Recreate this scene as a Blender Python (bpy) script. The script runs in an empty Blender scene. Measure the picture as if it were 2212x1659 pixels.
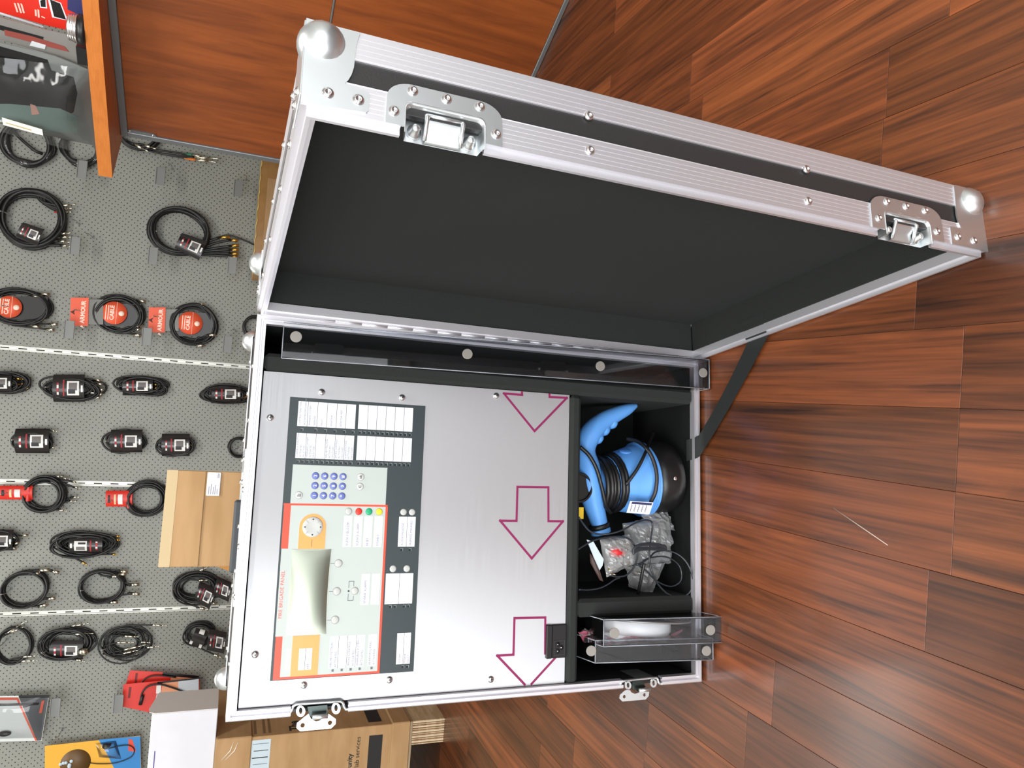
import bpy, bmesh, math, random
import numpy as np
from mathutils import Vector, Matrix
random.seed(7)
rng = np.random.RandomState(7)
SC = bpy.context.scene
COL = SC.collection

# ------------------------------------------------------------------ camera, light, exposure
FPX = 1567.9566
CAM = np.array([-0.23265, -1.104574, 0.800315])
RC = np.array([[0.02848235, 0.9900378, -0.13789096],
               [-0.36740867, -0.11792191, -0.92255368],
               [-0.92962338, 0.07693883, 0.36038977]])
cd = bpy.data.cameras.new('camera')
cd.sensor_fit = 'HORIZONTAL'
cd.sensor_width = 36.0
cd.lens = 36.0 * FPX / 2212.0
cd.clip_start = 0.02
cam = bpy.data.objects.new('camera', cd)
COL.objects.link(cam)
M = Matrix.Identity(4)
for i in range(3):
    for j in range(3):
        M[i][j] = float(RC[i, j])
    M[i][3] = float(CAM[i])
cam.matrix_world = M
SC.camera = cam

SC.view_settings.view_transform = 'Standard'
SC.view_settings.look = 'None'
SC.view_settings.gamma = 1.0
SC.view_settings.exposure = 0.0
SC.view_settings.use_curve_mapping = False
SC.cycles.transparent_max_bounces = 32

wld = bpy.data.worlds.new('world')
SC.world = wld
wld.use_nodes = True
wld.node_tree.nodes['Background'].inputs[0].default_value = (0.92, 0.96, 1.0, 1)
wld.node_tree.nodes['Background'].inputs[1].default_value = 0.35

ANG = math.radians(-6.7)                     # the room is turned a little against the case
WD = np.array([math.cos(ANG), math.sin(ANG), 0.0])      # along the back wall
WN = np.array([math.sin(ANG), -math.cos(ANG), 0.0])     # out of the back wall into the room
W0 = np.array([0.0, 2.35, 0.0])
FZ = -0.006                                  # top of the floor
CEIL = 2.75


def area(name, loc, target, sx, sy, power, color=(1, 1, 1)):  # rectangular lamp or window light
    l = bpy.data.lights.new(name, 'AREA')
    l.shape = 'RECTANGLE'
    l.size, l.size_y = sx, sy
    l.energy = power
    l.color = color
    o = bpy.data.objects.new(name, l)
    COL.objects.link(o)
    o.location = loc
    d = Vector(target) - Vector(loc)
    o.rotation_euler = d.to_track_quat('-Z', 'Y').to_euler()
    return o


def room(s, d, z):                           # s along the back wall, d out from it
    p = W0 + WD * s + WN * d
    return (float(p[0]), float(p[1]), float(z))


# daylight through the shop windows behind and to the left of the camera, ceiling fluorescents
area('daylight_window_left', room(-1.44, 6.1, 1.3), room(-1.44, 2.3, 1.0), 2.3, 2.3, 150, (0.96, 0.98, 1.0))
area('daylight_window_right', room(1.75, 6.1, 1.3), room(1.75, 2.3, 1.0), 2.9, 2.3, 66, (0.97, 0.98, 1.0))
area('fluorescent_rear', room(-1.15, 0.40, CEIL - 0.06), room(-1.15, 0.6, 0.0), 1.6, 0.45, 22, (1.0, 0.98, 0.94))
area('fluorescent_middle', room(0.5, 2.6, CEIL - 0.06), room(0.5, 2.6, 0.0), 1.5, 0.4, 42, (1.0, 0.98, 0.94))
area('fluorescent_front', room(-0.8, 4.3, CEIL - 0.06), room(-0.8, 4.3, 0.0), 1.5, 0.4, 40, (1.0, 0.98, 0.94))


# ------------------------------------------------------------------ measuring helpers
def ray(u, v):
    return RC @ np.array([(u - 1106) / FPX, -(v - 829.5) / FPX, -1.0])


def hit(u, v, n, c):
    d = ray(u, v)
    n = np.asarray(n, float)
    return CAM + d * ((c - n @ CAM) / (n @ d))


def onY(u, v, y=0.0):
    return hit(u, v, (0, 1, 0), y)


def onfloor(u, v, z=FZ):
    return hit(u, v, (0, 0, 1), z)


def onwall(u, v, off=0.0):                   # wall frame: x along, y up, z out of the wall
    h = hit(u, v, WN, WN @ W0 + off)
    return np.array([(h - W0) @ WD, h[2], off])


def frame(o, x, y, z):
    m = Matrix.Identity(4)
    for i in range(3):
        m[i][0], m[i][1], m[i][2], m[i][3] = float(x[i]), float(y[i]), float(z[i]), float(o[i])
    return m


MW = frame(W0, WD, (0, 0, 1), WN)
MY = frame((0, 0, 0), (1, 0, 0), (0, 0, 1), (0, -1, 0))      # facing the camera: x right, y up, z out of the case front


# ------------------------------------------------------------------ geometry buffer
class G:
    def __init__(s):
        s.v, s.f, s.s = [], [], []

    def add(s, v, f, smooth=False, m=None):
        b = len(s.v)
        for p in v:
            p = Vector((float(p[0]), float(p[1]), float(p[2])))
            s.v.append(m @ p if m is not None else p)
        for q in f:
            s.f.append([b + i for i in q])
            s.s.append(smooth)
        return s

    def box(s, lo, hi, b=0.0, m=None):
        lo, hi = np.array(lo, float), np.array(hi, float)
        lo, hi = np.minimum(lo, hi), np.maximum(lo, hi)
        if b <= 0:
            v = [(x, y, z) for x in (lo[0], hi[0]) for y in (lo[1], hi[1]) for z in (lo[2], hi[2])]
            return s.add(v, [(0, 1, 3, 2), (4, 6, 7, 5), (0, 4, 5, 1), (2, 3, 7, 6), (0, 2, 6, 4), (1, 5, 7, 3)], False, m)
        b = min(b, 0.49 * float((hi - lo).min()))
        v, ix = [], {}
        for c in range(8):
            sg = [(c >> k) & 1 for k in range(3)]
            for a in range(3):
                p = [0, 0, 0]
                for k in range(3):
                    e = hi[k] if sg[k] else lo[k]
                    p[k] = e if k == a else (e - b if sg[k] else e + b)
                ix[(c, a)] = len(v)
                v.append(p)
        f = []
        for a in range(3):
            o1, o2 = [k for k in range(3) if k != a]
            for sd in (0, 1):
                cs = [(sd << a) | (i << o1) | (j << o2) for i, j in ((0, 0), (1, 0), (1, 1), (0, 1))]
                f.append([ix[(c, a)] for c in cs])
        for a in range(3):
            o1, o2 = [k for k in range(3) if k != a]
            for i in (0, 1):
                for j in (0, 1):
                    c0 = (i << o1) | (j << o2)
                    c1 = c0 | (1 << a)
                    f.append([ix[(c0, o1)], ix[(c1, o1)], ix[(c1, o2)], ix[(c0, o2)]])
        for c in range(8):
            f.append([ix[(c, 0)], ix[(c, 1)], ix[(c, 2)]])
        return s.add(v, f, False, m)

    def tube(s, pts, r, n=8, closed=False, m=None, smooth=True, flat=1.0):
        P = np.array(pts, float)
        N = len(P)
        R = np.full(N, r) if np.isscalar(r) else np.array(r, float)
        T = np.zeros_like(P)
        for i in range(N):
            a = P[(i - 1) % N] if (closed or i > 0) else P[i]
            b = P[(i + 1) % N] if (closed or i < N - 1) else P[i]
            T[i] = (b - a) / (np.linalg.norm(b - a) + 1e-12)
        nr = np.cross(T[0], (0.31, 0.22, 0.93))
        if np.linalg.norm(nr) < 1e-3:
            nr = np.cross(T[0], (1, 0, 0))
        nr /= np.linalg.norm(nr)
        v = []
        for i in range(N):
            nr = nr - T[i] * (nr @ T[i])
            nr /= np.linalg.norm(nr) + 1e-12
            bn = np.cross(T[i], nr)
            for k in range(n):
                a = 2 * math.pi * k / n
                v.append(P[i] + R[i] * (math.cos(a) * nr + flat * math.sin(a) * bn))
        f = []
        for i in range(N if closed else N - 1):
            j = (i + 1) % N
            for k in range(n):
                l = (k + 1) % n
                f.append((i * n + k, i * n + l, j * n + l, j * n + k))
        if not closed:
            f.append(list(range(n))[::-1])
            f.append([(N - 1) * n + k for k in range(n)])
        return s.add(v, f, smooth, m)

    def lathe(s, prof, n=24, m=None, smooth=True):
        v, f = [], []
        for r, h in prof:
            for k in range(n):
                a = 2 * math.pi * k / n
                v.append((r * math.cos(a), r * math.sin(a), h))
        for i in range(len(prof) - 1):
            for k in range(n):
                l = (k + 1) % n
                f.append((i * n + k, i * n + l, (i + 1) * n + l, (i + 1) * n + k))
        if prof[0][0] > 1e-6:
            f.append(list(range(n))[::-1])
        if prof[-1][0] > 1e-6:
            f.append([(len(prof) - 1) * n + k for k in range(n)])
        return s.add(v, f, smooth, m)

    def prism(s, poly, c0, c1, m=None):
        n = len(poly)
        v = [(p[0], p[1], c0) for p in poly] + [(p[0], p[1], c1) for p in poly]
        f = [list(range(n))[::-1], list(range(n, 2 * n))]
        for i in range(n):
            j = (i + 1) % n
            f.append((i, j, n + j, n + i))
        return s.add(v, f, False, m)

    def sphere(s, c, r, n=16, m=None, sc=(1, 1, 1)):
        v, f = [], []
        h = n // 2
        for i in range(h + 1):
            t = math.pi * i / h
            for k in range(n):
                a = 2 * math.pi * k / n
                v.append((c[0] + r * sc[0] * math.sin(t) * math.cos(a), c[1] + r * sc[1] * math.sin(t) * math.sin(a), c[2] + r * sc[2] * math.cos(t)))
        for i in range(h):
            for k in range(n):
                l = (k + 1) % n
                f.append((i * n + k, i * n + l, (i + 1) * n + l, (i + 1) * n + k))
        return s.add(v, f, True, m)

    def grid(s, P, smooth=True, m=None, th=0.0):     # P[i][j] points; th > 0 makes a closed sheet along the last axis of m
        P = np.array(P, float)
        a, b = P.shape[:2]
        v = P.reshape(-1, 3).tolist()
        f = [(i * b + j, i * b + j + 1, (i + 1) * b + j + 1, (i + 1) * b + j) for i in range(a - 1) for j in range(b - 1)]
        if th > 0:
            o = a * b
            v += [(p[0], p[1], p[2] - th) for p in v]
            f += [tuple(o + q for q in reversed(x)) for x in f[:]]
            rim = [(0, j) for j in range(b)] + [(i, b - 1) for i in range(1, a)] + [(a - 1, j) for j in range(b - 2, -1, -1)] + [(i, 0) for i in range(a - 2, 0, -1)]
            for k in range(len(rim)):
                p, q = rim[k], rim[(k + 1) % len(rim)]
                x, y = p[0] * b + p[1], q[0] * b + q[1]
                f.append((y, x, o + x, o + y))
        return s.add(v, f, smooth, m)


def plate_into(g, polys, c0, c1, m):
    """flat plate with holes: polys[0] outline, the rest holes, from height c0 to c1 along local z"""
    cu = bpy.data.curves.new('tmp', 'CURVE')
    cu.dimensions = '2D'
    cu.fill_mode = 'BOTH'
    cu.extrude = abs(c1 - c0) / 2
    for poly in polys:
        sp = cu.splines.new('POLY')
        sp.points.add(len(poly) - 1)
        for i, p in enumerate(poly):
            sp.points[i].co = (p[0], p[1], 0, 1)
        sp.use_cyclic_u = True
    mesh_into(g, cu, Matrix.Translation((0, 0, (c0 + c1) / 2)), m)


def mesh_into(g, cu, pre, m, smooth=False):
    o = bpy.data.objects.new('tmp', cu)
    me = bpy.data.meshes.new_from_object(o)
    mm = m @ pre
    g.add([v.co for v in me.vertices], [list(p.vertices) for p in me.polygons], smooth, mm)
    bpy.data.objects.remove(o)
    bpy.data.curves.remove(cu)
    bpy.data.meshes.remove(me)


def text_into(g, txt, size, m, x=0.0, y=0.0, z=0.0, align='LEFT', width=None, rot=0.0, bold=0.0):
    cu = bpy.data.curves.new('tmp', 'FONT')
    cu.body = txt
    cu.size = size
    cu.align_x = align
    cu.align_y = 'CENTER'
    cu.extrude = 0.00008
    cu.resolution_u = 2
    cu.offset = bold
    pre = Matrix.Translation((x, y, z)) @ Matrix.Rotation(rot, 4, 'Z')
    if width:
        o = bpy.data.objects.new('tmp', cu)
        w = o.dimensions.x
        bpy.data.objects.remove(o)
        bb = len(txt) * size * 0.55
        pre = pre @ Matrix.Diagonal((width / bb, 1, 1, 1))
    mesh_into(g, cu, pre, m)


# ------------------------------------------------------------------ objects
BASE = {}


def obj(name, g, mat, parent=None, recalc=True, uv=None):
    me = bpy.data.meshes.new(name)
    o = bpy.data.objects.new(name, me)
    COL.objects.link(o)
    if parent is None:
        lo = np.min([list(v) for v in g.v], 0)
        hi = np.max([list(v) for v in g.v], 0)
        base = Vector(((lo[0] + hi[0]) / 2, (lo[1] + hi[1]) / 2, lo[2]))
        o.location = base
    else:
        o.parent = parent
        base = BASE[parent.name]
    BASE[o.name] = base
    me.from_pydata([tuple(v - base) for v in g.v], [], g.f)
    me.polygons.foreach_set('use_smooth', g.s)
    if recalc:
        bm = bmesh.new()
        bm.from_mesh(me)
        bmesh.ops.recalc_face_normals(bm, faces=bm.faces)
        bm.to_mesh(me)
        bm.free()
    if mat is not None:
        me.materials.append(mat)
    if uv is not None:
        lay = me.uv_layers.new(name='UVMap')
        for lp in me.loops:
            p = me.vertices[lp.vertex_index].co
            lay.data[lp.index].uv = uv(p)
    me.update()
    return o


def tag(o, label=None, cat=None, group=None, kind=None):
    if label:
        o['label'] = label
    if cat:
        o['category'] = cat
    if group:
        o['group'] = group
    if kind:
        o['kind'] = kind
    return o


def thing(name, label, cat, loc, group=None):
    o = bpy.data.objects.new(name, None)
    o.empty_display_size = 0.02
    COL.objects.link(o)
    o.location = Vector([float(x) for x in loc])
    BASE[o.name] = o.location.copy()
    return tag(o, label, cat, group)


# ------------------------------------------------------------------ materials
def lin(c):
    return tuple((x / 255 / 12.92 if x / 255 <= 0.04045 else ((x / 255 + 0.055) / 1.055) ** 2.4) for x in c)


MATS = {}


def mat(name, c=(128, 128, 128), rough=0.5, metal=0.0, spec=0.5, bump=None, coat=0.0, vary=None, alpha=None, trans=0.0):
    if name in MATS:
        return MATS[name]
    m = bpy.data.materials.new(name)
    m.use_nodes = True
    nt = m.node_tree
    b = nt.nodes['Principled BSDF']
    b.inputs['Base Color'].default_value = (*lin(c), 1)
    b.inputs['Roughness'].default_value = rough
    b.inputs['Metallic'].default_value = metal
    b.inputs['Specular IOR Level'].default_value = spec
    b.inputs['Coat Weight'].default_value = coat
    b.inputs['Coat Roughness'].default_value = 0.15
    tc = nt.nodes.new('ShaderNodeTexCoord')
    if bump:
        n = nt.nodes.new('ShaderNodeTexNoise')
        mp = nt.nodes.new('ShaderNodeMapping')
        mp.inputs['Scale'].default_value = bump[0] if isinstance(bump[0], tuple) else (bump[0],) * 3
        n.inputs['Scale'].default_value = 1.0
        n.inputs['Detail'].default_value = 3
        bp = nt.nodes.new('ShaderNodeBump')
        bp.inputs['Strength'].default_value = bump[1]
        bp.inputs['Distance'].default_value = bump[2] if len(bump) > 2 else 0.001
        nt.links.new(tc.outputs['Object'], mp.inputs['Vector'])
        nt.links.new(mp.outputs['Vector'], n.inputs['Vector'])
        nt.links.new(n.outputs['Fac'], bp.inputs['Height'])
        nt.links.new(bp.outputs['Normal'], b.inputs['Normal'])
    if vary:
        sc, c2, lo, hi = vary
        n = nt.nodes.new('ShaderNodeTexNoise')
        n.inputs['Scale'].default_value = 1.0
        n.inputs['Detail'].default_value = 4
        mp = nt.nodes.new('ShaderNodeMapping')
        mp.inputs['Scale'].default_value = sc if isinstance(sc, tuple) else (sc,) * 3
        mr = nt.nodes.new('ShaderNodeMapRange')
        mr.inputs['From Min'].default_value, mr.inputs['From Max'].default_value = lo, hi
        mx = nt.nodes.new('ShaderNodeMix')
        mx.data_type = 'RGBA'
        mx.inputs['A'].default_value = (*lin(c), 1)
        mx.inputs['B'].default_value = (*lin(c2), 1)
        nt.links.new(tc.outputs['Object'], mp.inputs['Vector'])
        nt.links.new(mp.outputs['Vector'], n.inputs['Vector'])
        nt.links.new(n.outputs['Fac'], mr.inputs['Value'])
        nt.links.new(mr.outputs['Result'], mx.inputs['Factor'])
        nt.links.new(mx.outputs['Result'], b.inputs['Base Color'])
    MATS[name] = m
    return m


def clear(name, tint=(235, 238, 242), gloss=0.05, rough=0.03, haze=0.0, hazec=(220, 222, 225), bump=None):
    """thin clear plastic: mostly straight through, Fresnel gloss, a little milky haze"""
    if name in MATS:
        return MATS[name]
    m = bpy.data.materials.new(name)
    m.use_nodes = True
    nt = m.node_tree
    nt.nodes.clear()
    out = nt.nodes.new('ShaderNodeOutputMaterial')
    tr = nt.nodes.new('ShaderNodeBsdfTransparent')
    tr.inputs[0].default_value = (*lin(tint), 1)
    gl = nt.nodes.new('ShaderNodeBsdfGlossy')
    gl.inputs['Roughness'].default_value = rough
    di = nt.nodes.new('ShaderNodeBsdfDiffuse')
    di.inputs[0].default_value = (*lin(hazec), 1)
    fr = nt.nodes.new('ShaderNodeFresnel')
    fr.inputs['IOR'].default_value = 1.3 + gloss
    m1 = nt.nodes.new('ShaderNodeMixShader')
    m1.inputs[0].default_value = haze
    m2 = nt.nodes.new('ShaderNodeMixShader')
    nt.links.new(tr.outputs[0], m1.inputs[1])
    nt.links.new(di.outputs[0], m1.inputs[2])
    nt.links.new(fr.outputs[0], m2.inputs[0])
    nt.links.new(m1.outputs[0], m2.inputs[1])
    nt.links.new(gl.outputs[0], m2.inputs[2])
    nt.links.new(m2.outputs[0], out.inputs[0])
    if bump:
        tc = nt.nodes.new('ShaderNodeTexCoord')
        n = nt.nodes.new('ShaderNodeTexNoise')
        n.inputs['Scale'].default_value = bump[0]
        bp = nt.nodes.new('ShaderNodeBump')
        bp.inputs['Strength'].default_value = bump[1]
        bp.inputs['Distance'].default_value = 0.01
        nt.links.new(tc.outputs['Object'], n.inputs['Vector'])
        nt.links.new(n.outputs['Fac'], bp.inputs['Height'])
        nt.links.new(bp.outputs['Normal'], gl.inputs['Normal'])
        nt.links.new(bp.outputs['Normal'], fr.inputs['Normal'])
    MATS[name] = m
    return m


def wood(name, dark, light, rough, grain, coat=0.0, tone=False, bumps=0.0, streak=0.5):
    """streaky wood grain along object Y (or the axis with the smallest scale in `grain`); tone: each piece's own object colour scales it"""
    m = bpy.data.materials.new(name)
    m.use_nodes = True
    nt = m.node_tree
    L = nt.links.new
    b = nt.nodes['Principled BSDF']
    b.inputs['Roughness'].default_value = rough
    b.inputs['Coat Weight'].default_value = coat
    b.inputs['Coat Roughness'].default_value = 0.17
    tc = nt.nodes.new('ShaderNodeTexCoord')
    oi = nt.nodes.new('ShaderNodeObjectInfo')
    ad = nt.nodes.new('ShaderNodeVectorMath')
    ad.operation = 'ADD'
    sc = nt.nodes.new('ShaderNodeVectorMath')
    sc.operation = 'SCALE'
    cb = nt.nodes.new('ShaderNodeCombineXYZ')
    for k in range(3):
        L(oi.outputs['Random'], cb.inputs[k])
    L(cb.outputs[0], sc.inputs[0])
    sc.inputs['Scale'].default_value = 13.7
    L(tc.outputs['Object'], ad.inputs[0])
    L(sc.outputs[0], ad.inputs[1])

    def noise(scale, detail, dist):
        mp = nt.nodes.new('ShaderNodeMapping')
        mp.inputs['Scale'].default_value = scale
        n = nt.nodes.new('ShaderNodeTexNoise')
        n.inputs['Scale'].default_value = 1.0
        n.inputs['Detail'].default_value = detail
        n.inputs['Roughness'].default_value = 0.6
        n.inputs['Distortion'].default_value = dist
        L(ad.outputs[0], mp.inputs['Vector'])
        L(mp.outputs[0], n.inputs['Vector'])
        return n
    n1 = noise(grain, 5, 0.9)
    n2 = noise(tuple(g * 4.5 if g == max(grain) else g * 1.3 for g in grain), 3, 0.2)
    mr = nt.nodes.new('ShaderNodeMapRange')
    mr.inputs['From Min'].default_value, mr.inputs['From Max'].default_value = 0.33, 0.67
    L(n1.outputs['Fac'], mr.inputs['Value'])
    mr2 = nt.nodes.new('ShaderNodeMapRange')
    mr2.inputs['From Min'].default_value, mr2.inputs['From Max'].default_value = 0.3, 0.7
    L(n2.outputs['Fac'], mr2.inputs['Value'])
    mix = nt.nodes.new('ShaderNodeMix')
    mix.data_type = 'FLOAT'
    mix.inputs['Factor'].default_value = 1 - streak
    L(mr.outputs[0], mix.inputs['A'])
    L(mr2.outputs[0], mix.inputs['B'])
    cm = nt.nodes.new('ShaderNodeMix')
    cm.data_type = 'RGBA'
    cm.inputs['A'].default_value = (*lin(dark), 1)
    cm.inputs['B'].default_value = (*lin(light), 1)
    L(mix.outputs['Result'], cm.inputs['Factor'])
    last = cm.outputs['Result']
    if tone:
        mu = nt.nodes.new('ShaderNodeMix')
        mu.data_type = 'RGBA'
        mu.blend_type = 'MULTIPLY'
        mu.inputs['Factor'].default_value = 1.0
        L(last, mu.inputs['A'])
        L(oi.outputs['Color'], mu.inputs['B'])
        last = mu.outputs['Result']
    L(last, b.inputs['Base Color'])
    if bumps:
        bp = nt.nodes.new('ShaderNodeBump')
        bp.inputs['Strength'].default_value = bumps
        bp.inputs['Distance'].default_value = 0.0004
        L(n2.outputs['Fac'], bp.inputs['Height'])
        L(bp.outputs['Normal'], b.inputs['Normal'])
    MATS[name] = m
    return m


ALU = mat('brushed_aluminium', (228, 227, 232), 0.42, 0.8, bump=((400, 400, 30), 0.08, 0.0005))
ZINC = mat('zinc_plate', (224, 229, 231), 0.34, 0.9, bump=((60, 60, 60), 0.05, 0.001))
RIVET = mat('rivet_steel', (232, 230, 232), 0.22, 1.0)
DARKM = mat('dark_metal', (70, 78, 76), 0.3, 1.0)
LAM = mat('black_laminate', (44, 43, 43), 0.42, bump=(900, 0.25, 0.0005))
FOAM = mat('charcoal_foam', (46, 48, 47), 0.95, spec=0.15, bump=(700, 0.5, 0.001))
LINE = mat('black_lining', (30, 31, 31), 0.9, spec=0.15, bump=(500, 0.4, 0.001))
BLACK = mat('black_plastic', (22, 22, 23), 0.38)
BLACKM = mat('black_rubber', (20, 21, 20), 0.55)
STRAP = mat('black_webbing', (28, 32, 31), 0.8, bump=((300, 300, 300), 0.4, 0.001))
WHITE = mat('white_print', (226, 227, 234), 0.45)
TXT = mat('grey_lettering', (118, 120, 138), 0.6)
TXTD = mat('dark_lettering', (40, 40, 44), 0.6)
FASC = mat('slate_fascia', (46, 56, 59), 0.42)
GREYF = mat('light_grey_foil', (182, 190, 186), 0.4)
RED = mat('red_foil', (228, 74, 48), 0.4)
ORANGE = mat('orange_foil', (244, 158, 86), 0.4)
MAGENTA = mat('magenta_print', (132, 26, 82), 0.45)
BLUEK = mat('blue_button', (98, 112, 178), 0.35)
BTN = mat('grey_button', (186, 188, 184), 0.4)
GOLD = mat('gold_plating', (214, 170, 84), 0.25, 1.0)
SILV = mat('nickel_plug', (214, 208, 190), 0.22, 1.0)
CABLE = mat('black_cable', (24, 25, 25), 0.42)
KRAFT = mat('kraft_cardboard', (180, 146, 106), 0.85, spec=0.2, vary=((6, 6, 30), (168, 134, 94), 0.35, 0.65), bump=((120, 120, 8), 0.15, 0.001))
KRAFTD = mat('brown_tape', (168, 128, 78), 0.35, vary=(14, (150, 112, 64), 0.3, 0.7))
ACR = clear('clear_acrylic', (250, 251, 253), 0.12, 0.02, 0.004)
FILM = clear('clear_film', (250, 251, 251), 0.2, 0.06, 0.02, bump=(14, 0.25))
BAGF = clear('crumpled_bag_film', (246, 247, 248), 0.3, 0.10, 0.20, (236, 238, 238), bump=(26, 0.6))
MAG = mat('magnet_nickel', (146, 142, 136), 0.55, 0.3)

# brushed steel front: brush lines run across, so highlights stretch up and down
STEEL = mat('brushed_steel', (186, 187, 190), 0.42, 1.0)
_nt = STEEL.node_tree
_b = _nt.nodes['Principled BSDF']
_b.inputs['Anisotropic'].default_value = 0.8
_t = _nt.nodes.new('ShaderNodeTangent')
_t.direction_type = 'UV_MAP'
_t.uv_map = 'UVMap'
_nt.links.new(_t.outputs[0], _b.inputs['Tangent'])
_n = _nt.nodes.new('ShaderNodeTexNoise')
_mp = _nt.nodes.new('ShaderNodeMapping')
_tc = _nt.nodes.new('ShaderNodeTexCoord')
_mp.inputs['Scale'].default_value = (12, 12, 900)
_n.inputs['Scale'].default_value = 1.0
_mr = _nt.nodes.new('ShaderNodeMapRange')
_mr.inputs['To Min'].default_value, _mr.inputs['To Max'].default_value = 0.36, 0.5
_nt.links.new(_tc.outputs['Object'], _mp.inputs['Vector'])
_nt.links.new(_mp.outputs[0], _n.inputs['Vector'])
_nt.links.new(_n.outputs['Fac'], _mr.inputs['Value'])
_nt.links.new(_mr.outputs[0], _b.inputs['Roughness'])

PLANK = wood('laminate_plank', (38, 22, 15), (144, 80, 43), 0.40, (34, 2.0, 20), coat=0.42, tone=True, bumps=0.05, streak=0.58)
PANELW = wood('orange_wood_panel', (112, 56, 24), (156, 82, 34), 0.42, (22, 22, 2.2), coat=0.1, streak=0.75)
BOARDW = wood('orange_wood_board', (186, 104, 36), (206, 124, 50), 0.45, (20, 20, 60), coat=0.1)
PLY = wood('plywood_edge', (120, 96, 72), (216, 196, 160), 0.7, (1.5, 1.5, 150), streak=0.6)

# ------------------------------------------------------------------ room shell
PLK = np.array([math.sin(-ANG), math.cos(-ANG), 0.0])   # planks run away from the camera
STRIP = 0.0987


def fb(lo, hi, z0, z1, b=0.0):               # a box in wall coordinates (s, d, z)
    g = G()
    m = frame(W0, WD, WN, (0, 0, 1))
    g.box((lo[0], lo[1], z0), (hi[0], hi[1], z1), b, m)
    return g


SUB = mat('underlay', (46, 26, 18), 0.6)
PAINT = mat('off_white_paint', (214, 212, 204), 0.8)
floor = tag(obj('floor', fb((-3.4, -0.1), (3.4, 6.3), -0.06, FZ - 0.0014), SUB), 'dark red brown laminate floor of narrow strips', 'floor', kind='structure')
tag(obj('ceiling', fb((-3.4, -0.1), (3.4, 6.3), CEIL, CEIL + 0.05), PAINT), kind='structure')
tag(obj('wall_right', fb((3.4, -0.1), (3.5, 6.3), FZ, CEIL), PAINT), kind='structure')
g = G()
mR = frame(W0, WD, WN, (0, 0, 1))
for lo, hi in (((-3.5, -0.1, FZ), (-3.4, 6.3, CEIL)),):
    g.box(lo, hi, 0, mR)
tag(obj('wall_left', g, PAINT), kind='structure')
g = G()                                       # shop front behind the camera, with two window openings
for lo, hi in (((-3.4, 6.2, FZ), (3.4, 6.3, 0.1)), ((-3.4, 6.2, 2.5), (3.4, 6.3, CEIL)), ((-3.4, 6.2, 0.1), (-3.2, 6.3, 2.5)),
               ((-0.35, 6.2, 0.1), (0.25, 6.3, 2.5)), ((3.25, 6.2, 0.1), (3.4, 6.3, 2.5))):
    g.box(lo, hi, 0, mR)
tag(obj('wall_front', g, PAINT), kind='structure')

# planks: strips along PLK, butt joints measured where the photograph shows them
NRM = np.array([math.cos(ANG), math.sin(ANG), 0.0])
C_A = -0.068


def tt(u, v):
    return float(onfloor(u, v) @ PLK)


DK, MD, LT = 0.62, 0.95, 1.28
known = {                                     # strip index k covers [C_A-STRIP*(k+1), C_A-STRIP*k]; (joint, tone nearer, tone beyond)
    0: ([tt(2068, 980)], [1.0, 0.72]), 1: ([tt(2063, 1074)], [0.95, 0.85]), 2: ([tt(2003, 1300)], [0.55, 1.12]),
    3: ([-0.62], [1.1, 0.95]), 4: ([tt(1670, 1500)], [0.55, 1.1]), 5: ([-0.18], [0.6, 0.85]), 6: ([0.1], [0.95, 0.55]),
    -1: ([tt(2080, 760)], [0.85, 1.15]), -2: ([tt(1978, 660)], [0.6, 1.0]), -3: ([-0.42], [0.8, 1.1]),
    -4: ([tt(1904, 330)], [1.1, 1.05]), -5: ([tt(1915, 220)], [0.75, 1.2]), -6: ([0.05], [1.25, 0.8]),
}
npl = 0
MPL = frame((0, 0, 0), NRM, PLK, (0, 0, 1))
for k in range(-13, 17):
    c1 = C_A - STRIP * k
    c0 = c1 - STRIP
    t0, t1 = -0.95, 2.3
    if k in known:
        J, T = known[k]
        J, T = list(J), list(T)
    else:
        J, T = [t0 + 0.2 + random.random() * 0.6], [random.choice([0.6, 0.8, 1.0, 1.2])]
        T.append(random.choice([0.65, 0.85, 1.0, 1.25]))
    while J[-1] + 0.5 < t1:
        J.append(J[-1] + 0.45 + random.random() * 0.35)
        T.append(random.choice([0.6, 0.75, 0.9, 1.0, 1.1, 1.25]))
    while J[0] - 0.45 > t0:
        J.insert(0, J[0] - 0.45 - random.random() * 0.2)
        T.insert(0, random.choice([0.6, 0.8, 1.0, 1.2]))
    E = [t0] + [j for j in J if t0 < j < t1] + [t1]
    T = T[len(T) - (len(E) - 1):] if len(T) >= len(E) - 1 else T + [0.9] * (len(E) - 1 - len(T))
    for i in range(len(E) - 1):
        me = G()
        L_, w_ = E[i + 1] - E[i], STRIP
        dz = random.uniform(-0.00012, 0.00012)
        me.box((-w_ / 2 + 0.00025, -L_ / 2 + 0.00025, FZ - 0.0013), (w_ / 2 - 0.00025, L_ / 2 - 0.00025, FZ + dz), 0.0003)
        mesh = bpy.data.meshes.new('plank')
        mesh.from_pydata([tuple(v) for v in me.v], [], me.f)
        mesh.materials.append(PLANK)
        o = bpy.data.objects.new('plank', mesh)
        COL.objects.link(o)
        o.parent = floor
        cx, ct = (c0 + c1) / 2, (E[i] + E[i + 1]) / 2
        p = NRM * cx + PLK * ct
        o.location = Vector((p[0], p[1], 0)) - BASE['floor']
        o.rotation_euler = (0, 0, ANG)
        t = T[i] * random.uniform(0.93, 1.07)
        o.color = (t, t * random.uniform(0.96, 1.03), t * random.uniform(0.92, 1.04), 1)
        npl += 1
g = G()
a, b_ = onfloor(1800, 1097, FZ + 0.0002), onfloor(1918, 1178, FZ + 0.0002)
g.tube([a, (a + b_) / 2, b_], [0.0003, 0.0007, 0.0005], 4)
obj('scratch', g, mat('scratch_white', (196, 178, 168), 0.7), floor)

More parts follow.
